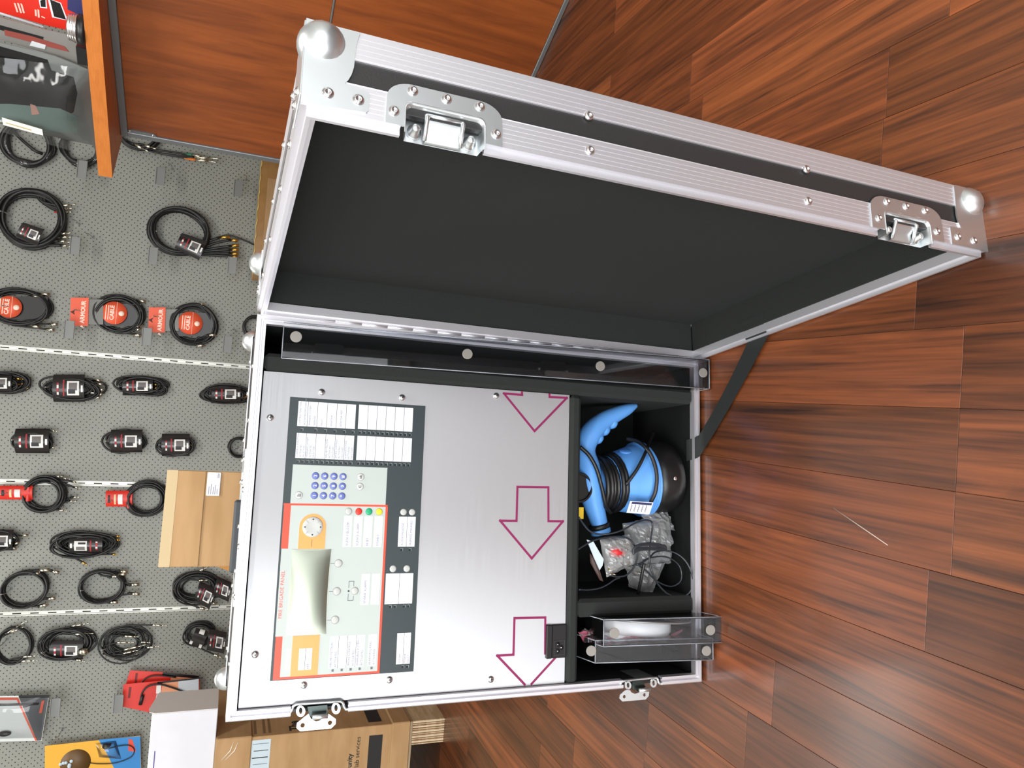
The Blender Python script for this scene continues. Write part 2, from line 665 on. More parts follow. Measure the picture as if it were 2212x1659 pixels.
# back wall: perforated grey steel panels between slotted uprights
PEG = bpy.data.materials.new('perforated_steel')
PEG.use_nodes = True
nt = PEG.node_tree
b = nt.nodes['Principled BSDF']
b.inputs['Roughness'].default_value = 0.55
tc = nt.nodes.new('ShaderNodeTexCoord')
geo = nt.nodes.new('ShaderNodeNewGeometry')
PS, PZ = 0.0225, 0.0225


def nmath(op, a, b2=None):
    n = nt.nodes.new('ShaderNodeMath')
    n.operation = op
    for i, x in enumerate((a, b2)):
        if x is None:
            continue
        if isinstance(x, (int, float)):
            n.inputs[i].default_value = x
        else:
            nt.links.new(x, n.inputs[i])
    return n.outputs[0]


sep = nt.nodes.new('ShaderNodeSeparateXYZ')
mp = nt.nodes.new('ShaderNodeMapping')
mp.vector_type = 'POINT'
mp.inputs['Rotation'].default_value = (0, 0, -ANG)
nt.links.new(geo.outputs['Position'], mp.inputs['Vector'])
nt.links.new(mp.outputs[0], sep.inputs[0])


def cell(x, z):
    fx = nmath('SUBTRACT', nmath('FRACT', x), 0.5)
    fz = nmath('SUBTRACT', nmath('FRACT', z), 0.5)
    dx = nmath('MULTIPLY', fx, PS)
    dz = nmath('MULTIPLY', fz, PZ)
    return nmath('SQRT', nmath('ADD', nmath('MULTIPLY', dx, dx), nmath('MULTIPLY', dz, dz)))


X = nmath('DIVIDE', nmath('ADD', sep.outputs[0], 50.0), PS)
Zc = nmath('DIVIDE', nmath('ADD', sep.outputs[2], 50.0), PZ)
d = nmath('MINIMUM', cell(X, Zc), cell(nmath('ADD', X, 0.5), nmath('ADD', Zc, 0.5)))
mask = nmath('LESS_THAN', d, 0.0023)
mx = nt.nodes.new('ShaderNodeMix')
mx.data_type = 'RGBA'
mx.inputs['A'].default_value = (*lin((141, 143, 135)), 1)
mx.inputs['B'].default_value = (*lin((34, 36, 33)), 1)
nt.links.new(mask, mx.inputs['Factor'])
nt.links.new(mx.outputs['Result'], b.inputs['Base Color'])

wall = tag(obj('wall_back', fb((-3.4, -0.1), (3.4, -0.012), FZ, CEIL), mat('grey_backing', (120, 121, 116), 0.6)), 'grey perforated steel display wall with slotted uprights', 'wall', kind='structure')
railS = [np.mean([onwall(0, 752)[0], onwall(530, 790)[0]]), np.mean([onwall(0, 1042)[0], onwall(360, 1046)[0]]), np.mean([onwall(0, 1325)[0], onwall(480, 1314)[0]])]
dS = (railS[0] - railS[2]) / 2
edges = [railS[2] - 1.5, railS[2], railS[1], railS[0], railS[0] + 1.6]
for i in range(4):
    g = G()
    g.box((edges[i] + 0.007, 0.0, -0.012), (edges[i + 1] - 0.007, 2.6, 0.0), 0.0015, MW)
    obj('perforated_panel', g, PEG, wall)
RAILM = mat('slotted_upright', (196, 196, 188), 0.4, 0.6)
SLOTM = mat('slot_shadow', (30, 31, 30), 0.8)
for s_ in railS:
    g = G()
    g.box((s_ - 0.0105, 0.0, -0.011), (s_ + 0.0105, 2.6, -0.004), 0.001, MW)
    g.box((s_ - 0.0105, 0.0, -0.004), (s_ - 0.006, 2.6, 0.001), 0.0008, MW)
    g.box((s_ + 0.006, 0.0, -0.004), (s_ + 0.0105, 2.6, 0.001), 0.0008, MW)
    r_ = obj('slotted_rail', g, RAILM, wall)
    g = G()
    z = 0.03
    while z < 2.55:
        g.box((s_ - 0.0022, z, -0.0045), (s_ + 0.0022, z + 0.030, -0.0035), 0, MW)
        z += 0.062
    tag(obj('slot_row', g, SLOTM, r_), kind='stuff')

# ------------------------------------------------------------------ flight case
XL, XR, BH, BD = -0.5605, 0.003, 0.770, 0.225
case = thing('flight_case', 'black flight case with aluminium edges, standing open on the wood floor', 'case', ((XL + XR) / 2, BD / 2, FZ))
LU = np.array([0.07819113, -0.99688587, -0.01023289])
LN = np.array([0.99693807, 0.07819522, 0.0])
LZ = np.array([0.000800163, -0.01020156, 0.99994764])
LO = np.array([0.00894331, 0.01086334, 0.00013788])
LW, LH, LD = 0.5575, 0.7705, 0.0735
ML = frame(LO, LU, LZ, LN)                    # lid frame: x away from the hinge, y up, z outwards
MB = frame((0, 0, 0), (1, 0, 0), (0, 0, 1), (0, 1, 0))   # body frame: x right, y up, z into the case


def onfree(u, v, off=0.0):                    # outer wall of the lid facing the camera: (n, z) in lid units
    h = hit(u, v, LU, LU @ LO + LW + off) - LO
    return float(h @ LN), float(h @ LZ)


def rim_side(g, m, a, b_, inw, prof, mit=(1, 1)):
    """extrusion along edge a->b (2D), profile points (inwards, depth), mitred at both ends"""
    a, b_, inw = np.array(a), np.array(b_), np.array(inw)
    t = (b_ - a) / np.linalg.norm(b_ - a)
    n = len(prof)
    v = []
    for e, sg, mi in ((a, 1, mit[0]), (b_, -1, mit[1])):
        for w, d_ in prof:
            p = e + inw * w + t * sg * (w if mi else 0)
            v.append((p[0], p[1], d_))
    f = [list(range(n))[::-1], list(range(n, 2 * n))]
    for i in range(n):
        j = (i + 1) % n
        f.append((i, j, n + j, n + i))
    g.add(v, f, False, m)


def ridges(a0, a1, n, base, dep):             # fine extrusion ridges along a face
    out = []
    st = (a1 - a0) / n
    for i in range(n):
        out += [(base, a0 + st * i), (base, a0 + st * (i + 0.72)), (base + dep, a0 + st * (i + 0.76)), (base + dep, a0 + st * (i + 0.98))]
    return out


# profile: (inwards, depth); depth 0 is the rim plane
FEM = [(-0.0015, 0.0275)] + [(p, d_) for p, d_ in [(-0.0015, 0.0), (0.0, -0.0012), (0.0042, -0.0012), (0.005, 0.0035), (0.0072, 0.0035), (0.008, -0.0005), (0.0115, -0.0005), (0.0118, 0.012), (0.0085, 0.012), (0.0085, 0.006), (0.0, 0.006), (0.0, 0.0275)]]
RID = [(a, d_) for a, d_ in ridges(0.001, 0.0268, 6, -0.0018, 0.0004)]
MALE = [(0.0, 0.0275), (-0.0018, 0.0275)] + RID[::-1] + [(-0.0018, 0.0), (0.003, 0.0), (0.0034, -0.0062), (0.0068, -0.0062), (0.0072, 0.0), (0.0115, 0.0), (0.0118, 0.012), (0.0085, 0.012), (0.0085, 0.006), (0.0, 0.006)]
TRIM = [(0.0, 0.0)] + [(a, d_) for a, d_ in ridges(0.0, 0.0247, 5, -0.0018, 0.0004)] + [(-0.0018, 0.0265), (0.0247, 0.0265), (0.0247, 0.0247), (0.0, 0.0247)]

# body shell
for nm, lo, hi in (('side_panel', (XL, 0, 0), (XL + 0.006, BH, BD)), ('side_panel', (XR - 0.006, 0, 0), (XR, BH, BD)),
                   ('top_panel', (XL, BH - 0.006, 0), (XR, BH, BD)), ('bottom_panel', (XL, 0, 0), (XR, 0.006, BD)), ('back_panel', (XL, 0, BD - 0.006), (XR, BH, BD))):
    g = G()
    g.box((lo[0] + 0.0002, lo[1] + 0.0002, 0.012), (hi[0] - 0.0002, hi[1] - 0.0002, hi[2] - 0.0001) if nm != 'back_panel' else (hi[0] - 0.0002, hi[1] - 0.0002, BD), 0.0008, MB) if nm != 'back_panel' else g.box(lo, hi, 0.0008, MB)
    obj(nm, g, LAM, case)
for lo, hi in (((XL + 0.006, 0.0125, 0.012), (XL + 0.010, BH - 0.012, BD - 0.006)), ((XR - 0.010, 0.0125, 0.012), (XR - 0.006, BH - 0.012, BD - 0.006)),
               ((XL + 0.010, BH - 0.0125, 0.012), (XR - 0.010, BH - 0.0085, BD - 0.006)), ((XL + 0.010, 0.006, 0.012), (XR - 0.010, 0.0095, BD - 0.006)),
               ((XL + 0.010, 0.0095, BD - 0.010), (XR - 0.010, BH - 0.0125, BD - 0.006))):
    g = G()
    g.box(lo, hi, 0.001, MB)
    obj('foam_lining', g, LINE, case)


def zY(u, v):
    return float(onY(u, v, 0.0)[2])


LG = [(zY(752, 1540), zY(627, 1548)), (zY(1430, 1472), zY(1346, 1480))]      # gaps in the left rim where the latches sit
for seg in ((BH, LG[0][1], 1, 0), (LG[0][0], LG[1][1], 0, 0), (LG[1][0], 0.0, 0, 1)):
    g = G()
    rim_side(g, MB, (XL, seg[0]), (XL, seg[1]), (1, 0), FEM, (seg[2], seg[3]))
    obj('rim_profile', g, ALU, case)
for a, b_, inw in (((XR, 0), (XR, BH), (-1, 0)), ((XL, BH), (XR, BH), (0, -1)), ((XL, 0), (XR, 0), (0, 1))):
    g = G()
    rim_side(g, MB, a, b_, inw, FEM)
    obj('rim_profile', g, ALU, case)
MBK = frame((0, BD, 0), (1, 0, 0), (0, 0, 1), (0, -1, 0))
for a, b_, inw in (((XR, 0), (XR, BH), (-1, 0)), ((XL, 0), (XL, BH), (1, 0)), ((XL, BH), (XR, BH), (0, -1)), ((XL, 0), (XR, 0), (0, 1))):
    g = G()
    v_ = [(-0.0015, -0.0015), (-0.0015, 0.0247), (0.0, 0.0247), (0.0, 0.0), (0.0247, 0.0), (0.0247, -0.0015)]
    rim_side(g, MBK, a, b_, inw, v_)
    obj('edge_trim', g, ALU, case)


def rivet(parent, p, n, r=0.0046, m=RIVET, name='rivet'):
    """pop rivet: domed collar with a dark recessed stem; p, n in world"""
    n = np.array(n, float)
    n /= np.linalg.norm(n)
    x = np.cross(n, (0.3, 0.2, 0.9))
    x /= np.linalg.norm(x)
    mm = frame(p, x, np.cross(n, x), n)
    g = G()
    g.lathe([(r, -0.001), (r * 1.02, 0.0004), (r * 0.9, 0.0013), (r * 0.62, 0.0021), (r * 0.42, 0.0023), (r * 0.36, 0.0012), (0.0, 0.0011)], 14, mm)
    return obj(name, g, m, parent)


def ball_corner(parent, m, rx, ry, rz, flat=True):
    """m: corner frame, origin at the outer corner, axes pointing along the three edges into the case"""
    g = G()
    g.sphere((0.0, 0.0, 0.0), 0.0182, 22, m)
    for ax in range(3):                       # three folded legs
        o1, o2 = (ax + 1) % 3, (ax + 2) % 3
        lo, hi = [0, 0, 0], [0, 0, 0]
        lo[ax], hi[ax] = -0.0022, -0.0006
        lo[o1], hi[o1] = -0.0022, (rx, ry, rz)[o1]
        lo[o2], hi[o2] = -0.0022, (rx, ry, rz)[o2]
        g.box(lo, hi, 0.0006, m)
    c = obj('ball_corner', g, ZINC, parent)
    mm = np.array(m)
    for ax in range(3):
        o1 = (ax + 1) % 3
        p = [0, 0, 0]
        p[ax] = -0.002
        p[o1] = (rx, ry, rz)[o1] - 0.008
        p[(ax + 2) % 3] = 0.013
        n = -mm[:3, ax]
        rivet(c, (m @ Vector(p)), n, 0.0038)
    return c


for sx, x0 in ((1, XL), (-1, XR)):
    for sz, z0 in ((-1, BH), (1, 0.0)):
        ball_corner(case, frame((x0, BD, z0), (sx, 0, 0), (0, -1, 0), (0, 0, sz)), 0.046, 0.046, 0.046)

# rivets and the flap handle on the top of the body
for x in (-0.07, -0.15, -0.25, -0.33, -0.40, -0.49):
    rivet(case, (x, 0.017, BH + 0.0015), (0, 0, 1), 0.0042)
    if not -0.42 < x < -0.2:
        rivet(case, (x - 0.02, BD - 0.012, BH + 0.0015), (0, 0, 1), 0.0042)
g = G()
plate_into(g, [[(-0.42, 0.06), (-0.42, 0.185), (-0.19, 0.185), (-0.19, 0.06)], [(-0.385, 0.08), (-0.385, 0.165), (-0.225, 0.165), (-0.225, 0.08)]], 0.0, 0.0022, frame((0, 0, BH), (1, 0, 0), (0, 1, 0), (0, 0, 1)))
hd = obj('handle_dish', g, ZINC, case)
g = G()
pz = BH + 0.001
g.box((-0.378, 0.108, pz - 0.004), (-0.268, 0.136, pz + 0.0095), 0.003)
obj('handle_grip', g, mat('slate_rubber', (62, 66, 70), 0.6), hd)
for x in (-0.405, -0.37, -0.305, -0.24, -0.205):
    for y in (0.07, 0.175):
        rivet(hd, (x, y, BH + 0.0022), (0, 0, 1), 0.0042)

# piano hinge between body and lid
g = G()
z = 0.02
MH = np.array([0.0058, -0.0008, 0])
while z < BH - 0.10:
    g.tube([MH + (0, 0, z + 0.0001), MH + (0, 0, z + 0.0398)], 0.0026, 10)
    z += 0.0400
hin = obj('piano_hinge', g, ALU, case)

# foam dividers, rounded on the front edge
def foam_bar(lo, hi):
    g = G()
    g.box(lo, hi, 0.006)
    return obj('foam_divider', g, FOAM, case)


foam_bar((-0.0765, 0.0045, 0.0095), (-0.0500, BD - 0.010, BH - 0.0125))
foam_bar((XL + 0.010, 0.003, 0.2375), (-0.0766, BD - 0.010, 0.2585))
foam_bar((-0.4470, 0.006, 0.0095), (-0.4170, BD - 0.010, 0.2374))

# latches on the left side, both plates swung open
def latch(ox, oy, butter, holes, notch, lugs, dish, blk, bar):
    k = 160 / 2212

    def P(x, y, yy=-0.004):
        h = onY(ox + x * k, oy + y * k, yy)
        return (float(h[0]), float(h[2]))
    L_ = G()
    pts = [(*P(x, y, -0.001), 0.001) for x, y in dish]
    L_.tube([(p[0], -p[2] + 0.004, p[1]) for p in pts], 0.0022, 6, flat=1.0)
    for q in range(2):                        # dish wall seen end on, running back into the case side
        pass
    P3 = [[(p[0], 0.004 + 0.03 * j, p[1]) for j in range(3)] for p in pts]
    L_.grid(P3)
    la = obj('latch_dish', L_, ZINC, case, recalc=False)
    g = G()
    circ = [[(c[0] + r * math.cos(t), c[1] + r * math.sin(t)) for t in [2 * math.pi * i / 14 for i in range(14)]] for c, r in ((P(*h[:2]), h[2]) for h in holes)]
    plate_into(g, [[P(*q) for q in butter]] + circ, 0.0, 0.0016, frame((0, -0.0050, 0), (1, 0, 0), (0, 0, 1), (0, -1, 0)))
    obj('butterfly_plate', g, ZINC, la)
    for lg in lugs:
        outer = [P(*q, -0.001) for q in lg[0]]
        inner = [P(*q, -0.001) for q in lg[1]]
        g = G()
        plate_into(g, [outer, inner], 0.0, 0.0022, frame((0, 0.0, 0), (1, 0, 0), (0, 0, 1), (0, -1, 0)))
        obj('lug', g, ZINC, la)
    g = G()
    g.prism([P(*q, 0.004) for q in blk], -0.03, 0.0, MY)
    obj('latch_block', g, DARKM, la)
    g = G()
    b0, b1 = P(*bar[0], -0.008), P(*bar[1], -0.008)
    g.tube([(b0[0], -0.0095, b0[1]), (b1[0], -0.0095, b1[1])], 0.0030, 10)
    obj('pivot_bar', g, ZINC, la)
    return la


def oval(cx, cy, rx, ry, n=20, drop=0.0):
    return [(cx + rx * math.cos(2 * math.pi * i / n), cy + ry * math.sin(2 * math.pi * i / n) * (1 + drop * (math.sin(2 * math.pi * i / n) < 0))) for i in range(n)]


latch(620, 1500,
      [(640, 560), (290, 840), (280, 990), (390, 1085), (1310, 1000), (1445, 870), (1450, 720), (1230, 560), (1215, 700), (1030, 720), (960, 770), (860, 790), (760, 750), (700, 700)],
      [(460, 905, 0.0031), (1275, 830, 0.0031)], None,
      [(oval(405, 500, 138, 170), oval(405, 480, 52, 100)), (oval(1460, 415, 135, 170), oval(1460, 400, 52, 100))],
      [(-150, 625), (0, 620), (100, 590), (150, 500), (190, 390), (270, 325), (700, 290), (1250, 255), (1600, 225), (1680, 270), (1710, 380), (1760, 470), (2000, 450), (2150, 430)],
      [(600, 345), (1190, 290), (1210, 560), (1150, 620), (720, 700), (640, 540)], ((760, 680), (1210, 640)))
latch(1300, 1440,
      [(710, 680), (530, 830), (510, 940), (590, 1030), (1290, 970), (1380, 860), (1390, 740), (1120, 745), (1060, 770), (960, 800), (850, 750), (830, 700)],
      [(650, 885, 0.0028), (1250, 830, 0.0028)], None,
      [(oval(775, 560, 95, 125), oval(775, 550, 40, 75)), (oval(1535, 495, 95, 125), oval(1535, 485, 40, 75))],
      [(320, 660), (480, 650), (560, 620), (590, 560), (600, 490), (650, 455), (900, 430), (1430, 365), (1670, 345), (1710, 400), (1725, 480), (1770, 535), (1960, 515), (2050, 505)],
      [(880, 420), (1180, 390), (1270, 590), (1120, 680), (1080, 740), (880, 640)], ((1110, 700), (1430, 680)))

# stay strap from the lid to the body
e1 = [np.array(LO + LU * uu + LZ * 0.004 + LN * (-0.0068)) for uu in (0.150, 0.199)]
e2 = [np.array((-0.134, -0.0030, 0.002)), np.array((-0.172, -0.0030, 0.002))]
i1 = [np.array(LO + LU * uu + LZ * 0.0115 + LN * 0.004) for uu in (0.150, 0.199)]
i1b = [np.array(LO + LU * uu + LZ * 0.0125 + LN * 0.03) for uu in (0.150, 0.199)]
i2 = [np.array((-0.138, -0.003, 0.0105)), np.array((-0.176, -0.003, 0.0105))]
i2b = [np.array((-0.142, 0.02, 0.0135)), np.array((-0.180, 0.02, 0.0135))]
P3 = []
for k in range(-2, 15):
    t = max(0.0, min(1.0, k / 12))
    if k < 0:
        q = i1b if k == -2 else i1
    elif k > 12:
        q = i2 if k == 13 else i2b
    else:
        q = [e1[j] * (1 - t) + e2[j] * t + np.array((0, 0, -0.004 * math.sin(math.pi * t))) for j in (0, 1)]
    a_, b_ = (q[0], q[1]) if True else q
    P3.append([a_ * (1 - w) + b_ * w for w in (0, 0.25, 0.5, 0.75, 1)])
g = G()
g.grid(P3, True, None, 0.0)
g.grid([[p + np.array((0.0006, 0.0012, 0.0)) for p in r_] for r_ in P3])
obj('stay_strap', g, STRAP, case, recalc=False)

# lid
lid = obj('lid_back_panel', G().box((0, 0, LD - 0.007), (LW, LH, LD), 0.0008, ML), LAM, case)
for nm, lo, hi in (('lid_side_panel', (LW - 0.006, 0, 0.012), (LW, LH, LD - 0.007)), ('lid_side_panel', (0, 0, 0.012), (0.006, LH, LD - 0.007)),
                   ('lid_top_panel', (0.006, LH - 0.006, 0.012), (LW - 0.006, LH, LD - 0.007)), ('lid_bottom_panel', (0.006, 0, 0.012), (LW - 0.006, 0.006, LD - 0.007))):
    obj(nm, G().box(lo, hi, 0.0006, ML), LAM, case)
for lo, hi in (((0.006, 0.0125, 0.0121), (0.0095, LH - 0.0125, LD - 0.007)), ((LW - 0.0095, 0.0125, 0.0121), (LW - 0.006, LH - 0.0125, LD - 0.007)),
               ((0.0095, LH - 0.012, 0.0121), (LW - 0.0095, LH - 0.006, LD - 0.007)), ((0.0095, 0.006, 0.0121), (LW - 0.0095, 0.0122, LD - 0.007)),
               ((0.0095, 0.0122, LD - 0.011), (LW - 0.0095, LH - 0.012, LD - 0.0071))):
    obj('lid_lining', G().box(lo, hi, 0.001, ML), FOAM, case)
D1, D2 = (0.6205, 0.6935), (0.0850, 0.1665)    # latch dishes along the free edge
segs = ((LH, D1[1], 1, 0), (D1[0], D2[1], 0, 0), (D2[0], 0.0, 0, 1))
for s0, s1, m0, m1 in segs:
    g = G()
    rim_side(g, ML, (LW, s0), (LW, s1), (-1, 0), MALE, (m0, m1))
    obj('lid_rim_profile', g, ALU, case)
for a, b_, inw in (((0, 0), (0, LH), (1, 0)), ((0, LH), (LW, LH), (0, -1)), ((0, 0), (LW, 0), (0, 1))):
    g = G()
    rim_side(g, ML, a, b_, inw, MALE)
    obj('lid_rim_profile', g, ALU, case)
MLB = frame(LO + LN * LD, LU, LZ, -LN)
for a, b_, inw in (((LW, 0), (LW, LH), (-1, 0)), ((0, 0), (0, LH), (1, 0)), ((0, LH), (LW, LH), (0, -1)), ((0, 0), (LW, 0), (0, 1))):
    g = G()
    tr = [(0.0247, 0.0), (0.0247, -0.0018)] + [(-0.0018, -0.0018)] + [(a2, d2) for a2, d2 in ridges(0.0, 0.0240, 5, -0.0018, 0.0004)] + [(-0.0018, 0.0247), (0.0, 0.0247), (0.0, 0.0)]
    rim_side(g, MLB, a, b_, inw, tr)
    obj('lid_edge_trim', g, ALU, case)

MF = frame(LO + LU * LW, LN, LZ, LU)          # outer lid wall facing the camera: x outward from rim (n), y up, z toward camera


def fpt(u, v):
    return onfree(u, v)


# corner plates with ball
def lid_corner(pts, ballc, riv, z0, sz):
    g = G()
    plate_into(g, [pts], 0.0016, 0.0032, MF)
    mm = frame(LO + LU * LW + LN * LD + LZ * z0, -LU, -LN, LZ * sz)
    g.box((0.002, -0.0032, 0.0), (0.05, -0.0018, 0.048), 0.0005, mm)     # leg on the lid face
    g.box((-0.003, 0.0, -0.0032), (0.05, 0.0655, -0.0018), 0.0005, mm)   # leg over the top / under the bottom
    w = LO + LU * (LW - 0.0065) + LN * ballc[0] + LZ * ballc[1]
    b0 = len(g.v)
    g.sphere(w, 0.0198, 26)
    for i in range(b0, len(g.v)):             # the dome stays outside the lid walls
        q = np.array(g.v[i]) - LO
        uu, n_, z_ = float(q @ LU), float(q @ LN), float(q @ LZ)
        if uu < LW - 0.004 and n_ < LD - 0.004 and 0.004 < z_ < LH - 0.004:
            g.v[i] = Vector([float(x) for x in (LO + LU * (LW - 0.004) + LN * n_ + LZ * z_)])
    c = obj('ball_corner', g, ZINC, case)
    for p in riv:
        rivet(c, MF @ Vector((p[0], p[1], 0.0032)), LU, 0.0047)
    for a in (0.02, 0.04):
        rivet(c, mm @ Vector((a, 0.05, -0.0032)), LZ * -sz, 0.0042)
    return c


k7, k8 = 500 / 2212, 512 / 2212


def q7(x, y):
    return fpt(620 + x * k7, 30 + y * k7)


def q8(x, y):
    return fpt(1700 + x * k8, 340 + y * k8)


top_pts = [(0.0005, LH + 0.002), (0.0040, 0.7225), (0.0060, 0.7205), (0.0205, 0.7205), (0.0218, 0.7220), (0.0255, 0.7400), (0.0290, 0.7375), (0.0345, 0.7352), (0.0415, 0.7337), (0.0600, 0.7329), (0.0680, 0.7316), (0.0735, 0.7300), (0.0750, LH + 0.002)]
lid_corner(top_pts, (0.0595, 0.7585), [(0.0136, 0.7527), (0.0135, 0.7290)], LH, -1)
bot_pts = [(-0.0010, -0.002), (-0.0010, 0.0590), (0.0190, 0.0590), (0.0205, 0.0560), (0.0208, 0.0400), (0.0260, 0.0435), (0.0385, 0.0450), (0.0720, 0.0430), (0.0750, 0.0410), (0.0750, -0.002)]
lid_corner(bot_pts, (0.0590, 0.0150), [(0.0092, 0.0481), (0.0088, 0.0220)], 0.0, 1)
for z0, sz in ((LH, -1), (0.0, 1)):           # hinge-side corners
    g = G()
    mm = frame(LO + LN * LD + LZ * z0, LU, -LN, LZ * sz)
    g.sphere((0.0, 0.0, 0.0), 0.0185, 22, mm)
    g.box((-0.0022, -0.0032, -0.0032), (-0.0008, 0.05, 0.05), 0.0005, mm)
    g.box((-0.0022, -0.0032, -0.0032), (0.05, -0.0018, 0.05), 0.0005, mm)
    g.box((-0.0022, -0.0032, -0.0032), (0.05, 0.065, -0.0018), 0.0005, mm)
    c = obj('ball_corner', g, ZINC, case)
    for a in (0.02, 0.042):
        rivet(c, mm @ Vector((a, 0.05, -0.0032)), LZ * -sz, 0.0042)
for (n_, z_) in ((0.0500, 0.521), (0.0155, 0.5206), (0.0492, 0.2652), (0.0131, 0.2666)):
    rivet(case, MF @ Vector((n_, z_, 0.0018)), LU, 0.0047)
for u_ in (0.12, 0.245, 0.38, 0.47):
    for n_ in (0.014, 0.062):
        rivet(case, LO + LU * u_ + LZ * (LH + 0.0018) + LN * n_, LZ, 0.0042)


def catch(zc, zh, name):
    """recessed catch plate on the free wall: half-round plate, pressed tub open towards the rim, keeper in the middle, two pins"""
    g = G()
    lo, hi = zc - zh, zc + zh
    ou = [(-0.0010, lo), (0.0230, lo + 0.0005)]
    for i in range(9):
        t = math.pi / 2 * i / 8
        ou.append((0.0230 + 0.0150 * math.sin(t), lo + 0.0005 + 0.021 * (1 - math.cos(t))))
    for i in range(9):
        t = math.pi / 2 * i / 8
        ou.append((0.0230 + 0.0150 * math.cos(t), hi - 0.0005 - 0.021 * (1 - math.sin(t))))
    ou += [(0.0230, hi - 0.0005), (-0.0010, hi)]
    dl, dh = zc - 0.0350, zc + 0.0350
    hole = [(-0.0008, dl)] + [(0.0225 - 0.006 + 0.006 * math.sin(t), dl + 0.006 - 0.006 * math.cos(t)) for t in np.linspace(0, math.pi / 2, 6)] + \
           [(0.0225 - 0.006 + 0.006 * math.cos(t), dh - 0.006 + 0.006 * math.sin(t)) for t in np.linspace(0, math.pi / 2, 6)] + [(-0.0008, dh)]
    # plate as two parts around the tub: outline minus tub as one polygon (U shape)
    U = ou + hole[::-1]
    plate_into(g, [U], 0.0018, 0.0034, MF)
    c = obj(name, g, ZINC, case)
    # pressed tub
    w = G()
    rim_ = hole
    steps = [(0.0, 0.0034, 1.0), (0.0014, 0.0042, 0.99), (0.0030, 0.0030, 0.965), (0.0042, -0.004, 0.93), (0.0052, -0.0105, 0.92)]
    P_ = []
    cz = zc
    for d_, h_, k_ in steps:
        P_.append([(max(min(p[0], 0.0225) * 1.0 - (d_ if p[0] > 0.004 else 0), -0.006), cz + (p[1] - cz) * k_, h_) for p in rim_])
    for r_ in P_:
        r_[0] = (-0.006, r_[0][1], r_[0][2])
        r_[-1] = (-0.006, r_[-1][1], r_[-1][2])
    w.grid(P_, True, MF)
    fl = P_[-1]
    w.add([tuple(p) for p in fl], [list(range(len(fl)))], False, MF)
    obj('catch_tub', w, ZINC, c, recalc=False)
    g = G()                                   # keeper
    kz = 0.0155
    a = [[(x, zc + s * kz * f, h) for s in (-1, -0.8, -0.6, 0.6, 0.8, 1)] for x, h, f in ((0.0165, -0.010, 1.0), (0.0165, -0.003, 1.0), (0.0150, 0.0, 0.98), (0.0095, -0.0015, 0.9), (0.0040, -0.006, 0.9), (-0.0040, -0.0075, 0.95), (-0.0050, -0.0100, 1.0))]
    g.grid(a, True, MF, 0.0)
    for s in (-1, 1):
        g.tube([(0.0160, zc + s * kz, -0.009), (0.0160, zc + s * kz, -0.001), (0.0135, zc + s * kz, 0.001), (0.006, zc + s * kz, -0.002), (-0.0045, zc + s * kz, -0.006)], [0.0016, 0.002, 0.0022, 0.002, 0.0016], 8, m=MF)
    g.tube([(0.0155, zc - kz, -0.0005), (0.0155, zc + kz, -0.0005)], 0.0018, 8, m=MF)
    obj('keeper', g, ZINC, c, recalc=False)
    for s in (-1, 1):
        g = G()
        mm = MF @ Matrix.Translation((0.0030, zc + s * 0.0240, -0.0105))
        g.lathe([(0.0062, 0.0), (0.0062, 0.0025), (0.0045, 0.0040), (0.0036, 0.0090), (0.0030, 0.0100), (0.0, 0.0103)], 14, mm)
        g.box((-0.0012, -0.004, 0.0002), (0.0012, 0.004, 0.0045), 0.0004, mm)
        obj('catch_pin', g, ZINC, c)
    for n_, dz in ((0.0105, 0.044), (0.0325, 0.0290), (0.0322, 0.0), (0.0325, -0.0295), (0.0100, -0.0445)):
        rivet(c, MF @ Vector((n_, zc + dz, 0.0034)), LU, 0.0045)


catch(0.6563, 0.0505, 'catch_plate')
catch(0.1262, 0.0545, 'catch_plate')

# ------------------------------------------------------------------ steel panel with the fire brigade fascia
PY = 0.0080                                   # front face of the steel plate
panel = thing('fire_panel', 'brushed steel control panel with fire brigade keypad fascia, mounted in the case', 'control panel', (-0.315, PY + 0.001, 0.2590))
MP = frame((0, PY, 0), (1, 0, 0), (0, 0, 1), (0, -1, 0))     # x right, y up, z out of the plate


def mm_(*a):
    return [x / 1000.0 for x in a]


g = G()
g.box((-0.5482, 0.2592, -0.002), (-0.0770, 0.7565, 0.0), 0.0004, MP)
obj('steel_plate', g, STEEL, panel, uv=lambda p: (p[2], p[0]))
for x, z in ((-145.5, 742.8), (-102.6, 672.2), (-102.2, 549.5), (-88.1, 392.9), (-477.4, 739.4), (-523.0, 670.5), (-524.0, 547.5), (-534.0, 387.1)):
    g = G()
    m2 = MP @ Matrix.Translation((x / 1000, z / 1000, 0))
    g.lathe([(0.0052, 0), (0.0052, 0.0006), (0.0047, 0.0018), (0.0036, 0.0030), (0.0020, 0.0036), (0, 0.0037)], 18, m2)
    sc = obj('screw', g, RIVET, panel)
    g = G()
    for a in (0.3, 0.3 + math.pi / 2):
        g.box((-0.0023, -0.0005, 0.0031), (0.0023, 0.0005, 0.0038), 0, m2 @ Matrix.Rotation(a, 4, 'Z'))
    obj('cross_slot', g, DARKM, sc)


def flat(name, parent, mat_, x0, x1, z0, z1, h0, h1, b=0.0):
    g = G()
    g.box((x0 / 1000, z0 / 1000, h0 / 1000), (x1 / 1000, z1 / 1000, h1 / 1000), b, MP)
    return obj(name, g, mat_, parent)


fas = flat('fascia', panel, FASC, -514.2, -112.8, 511.5, 717.0, -0.2, 0.8, 0.0002)


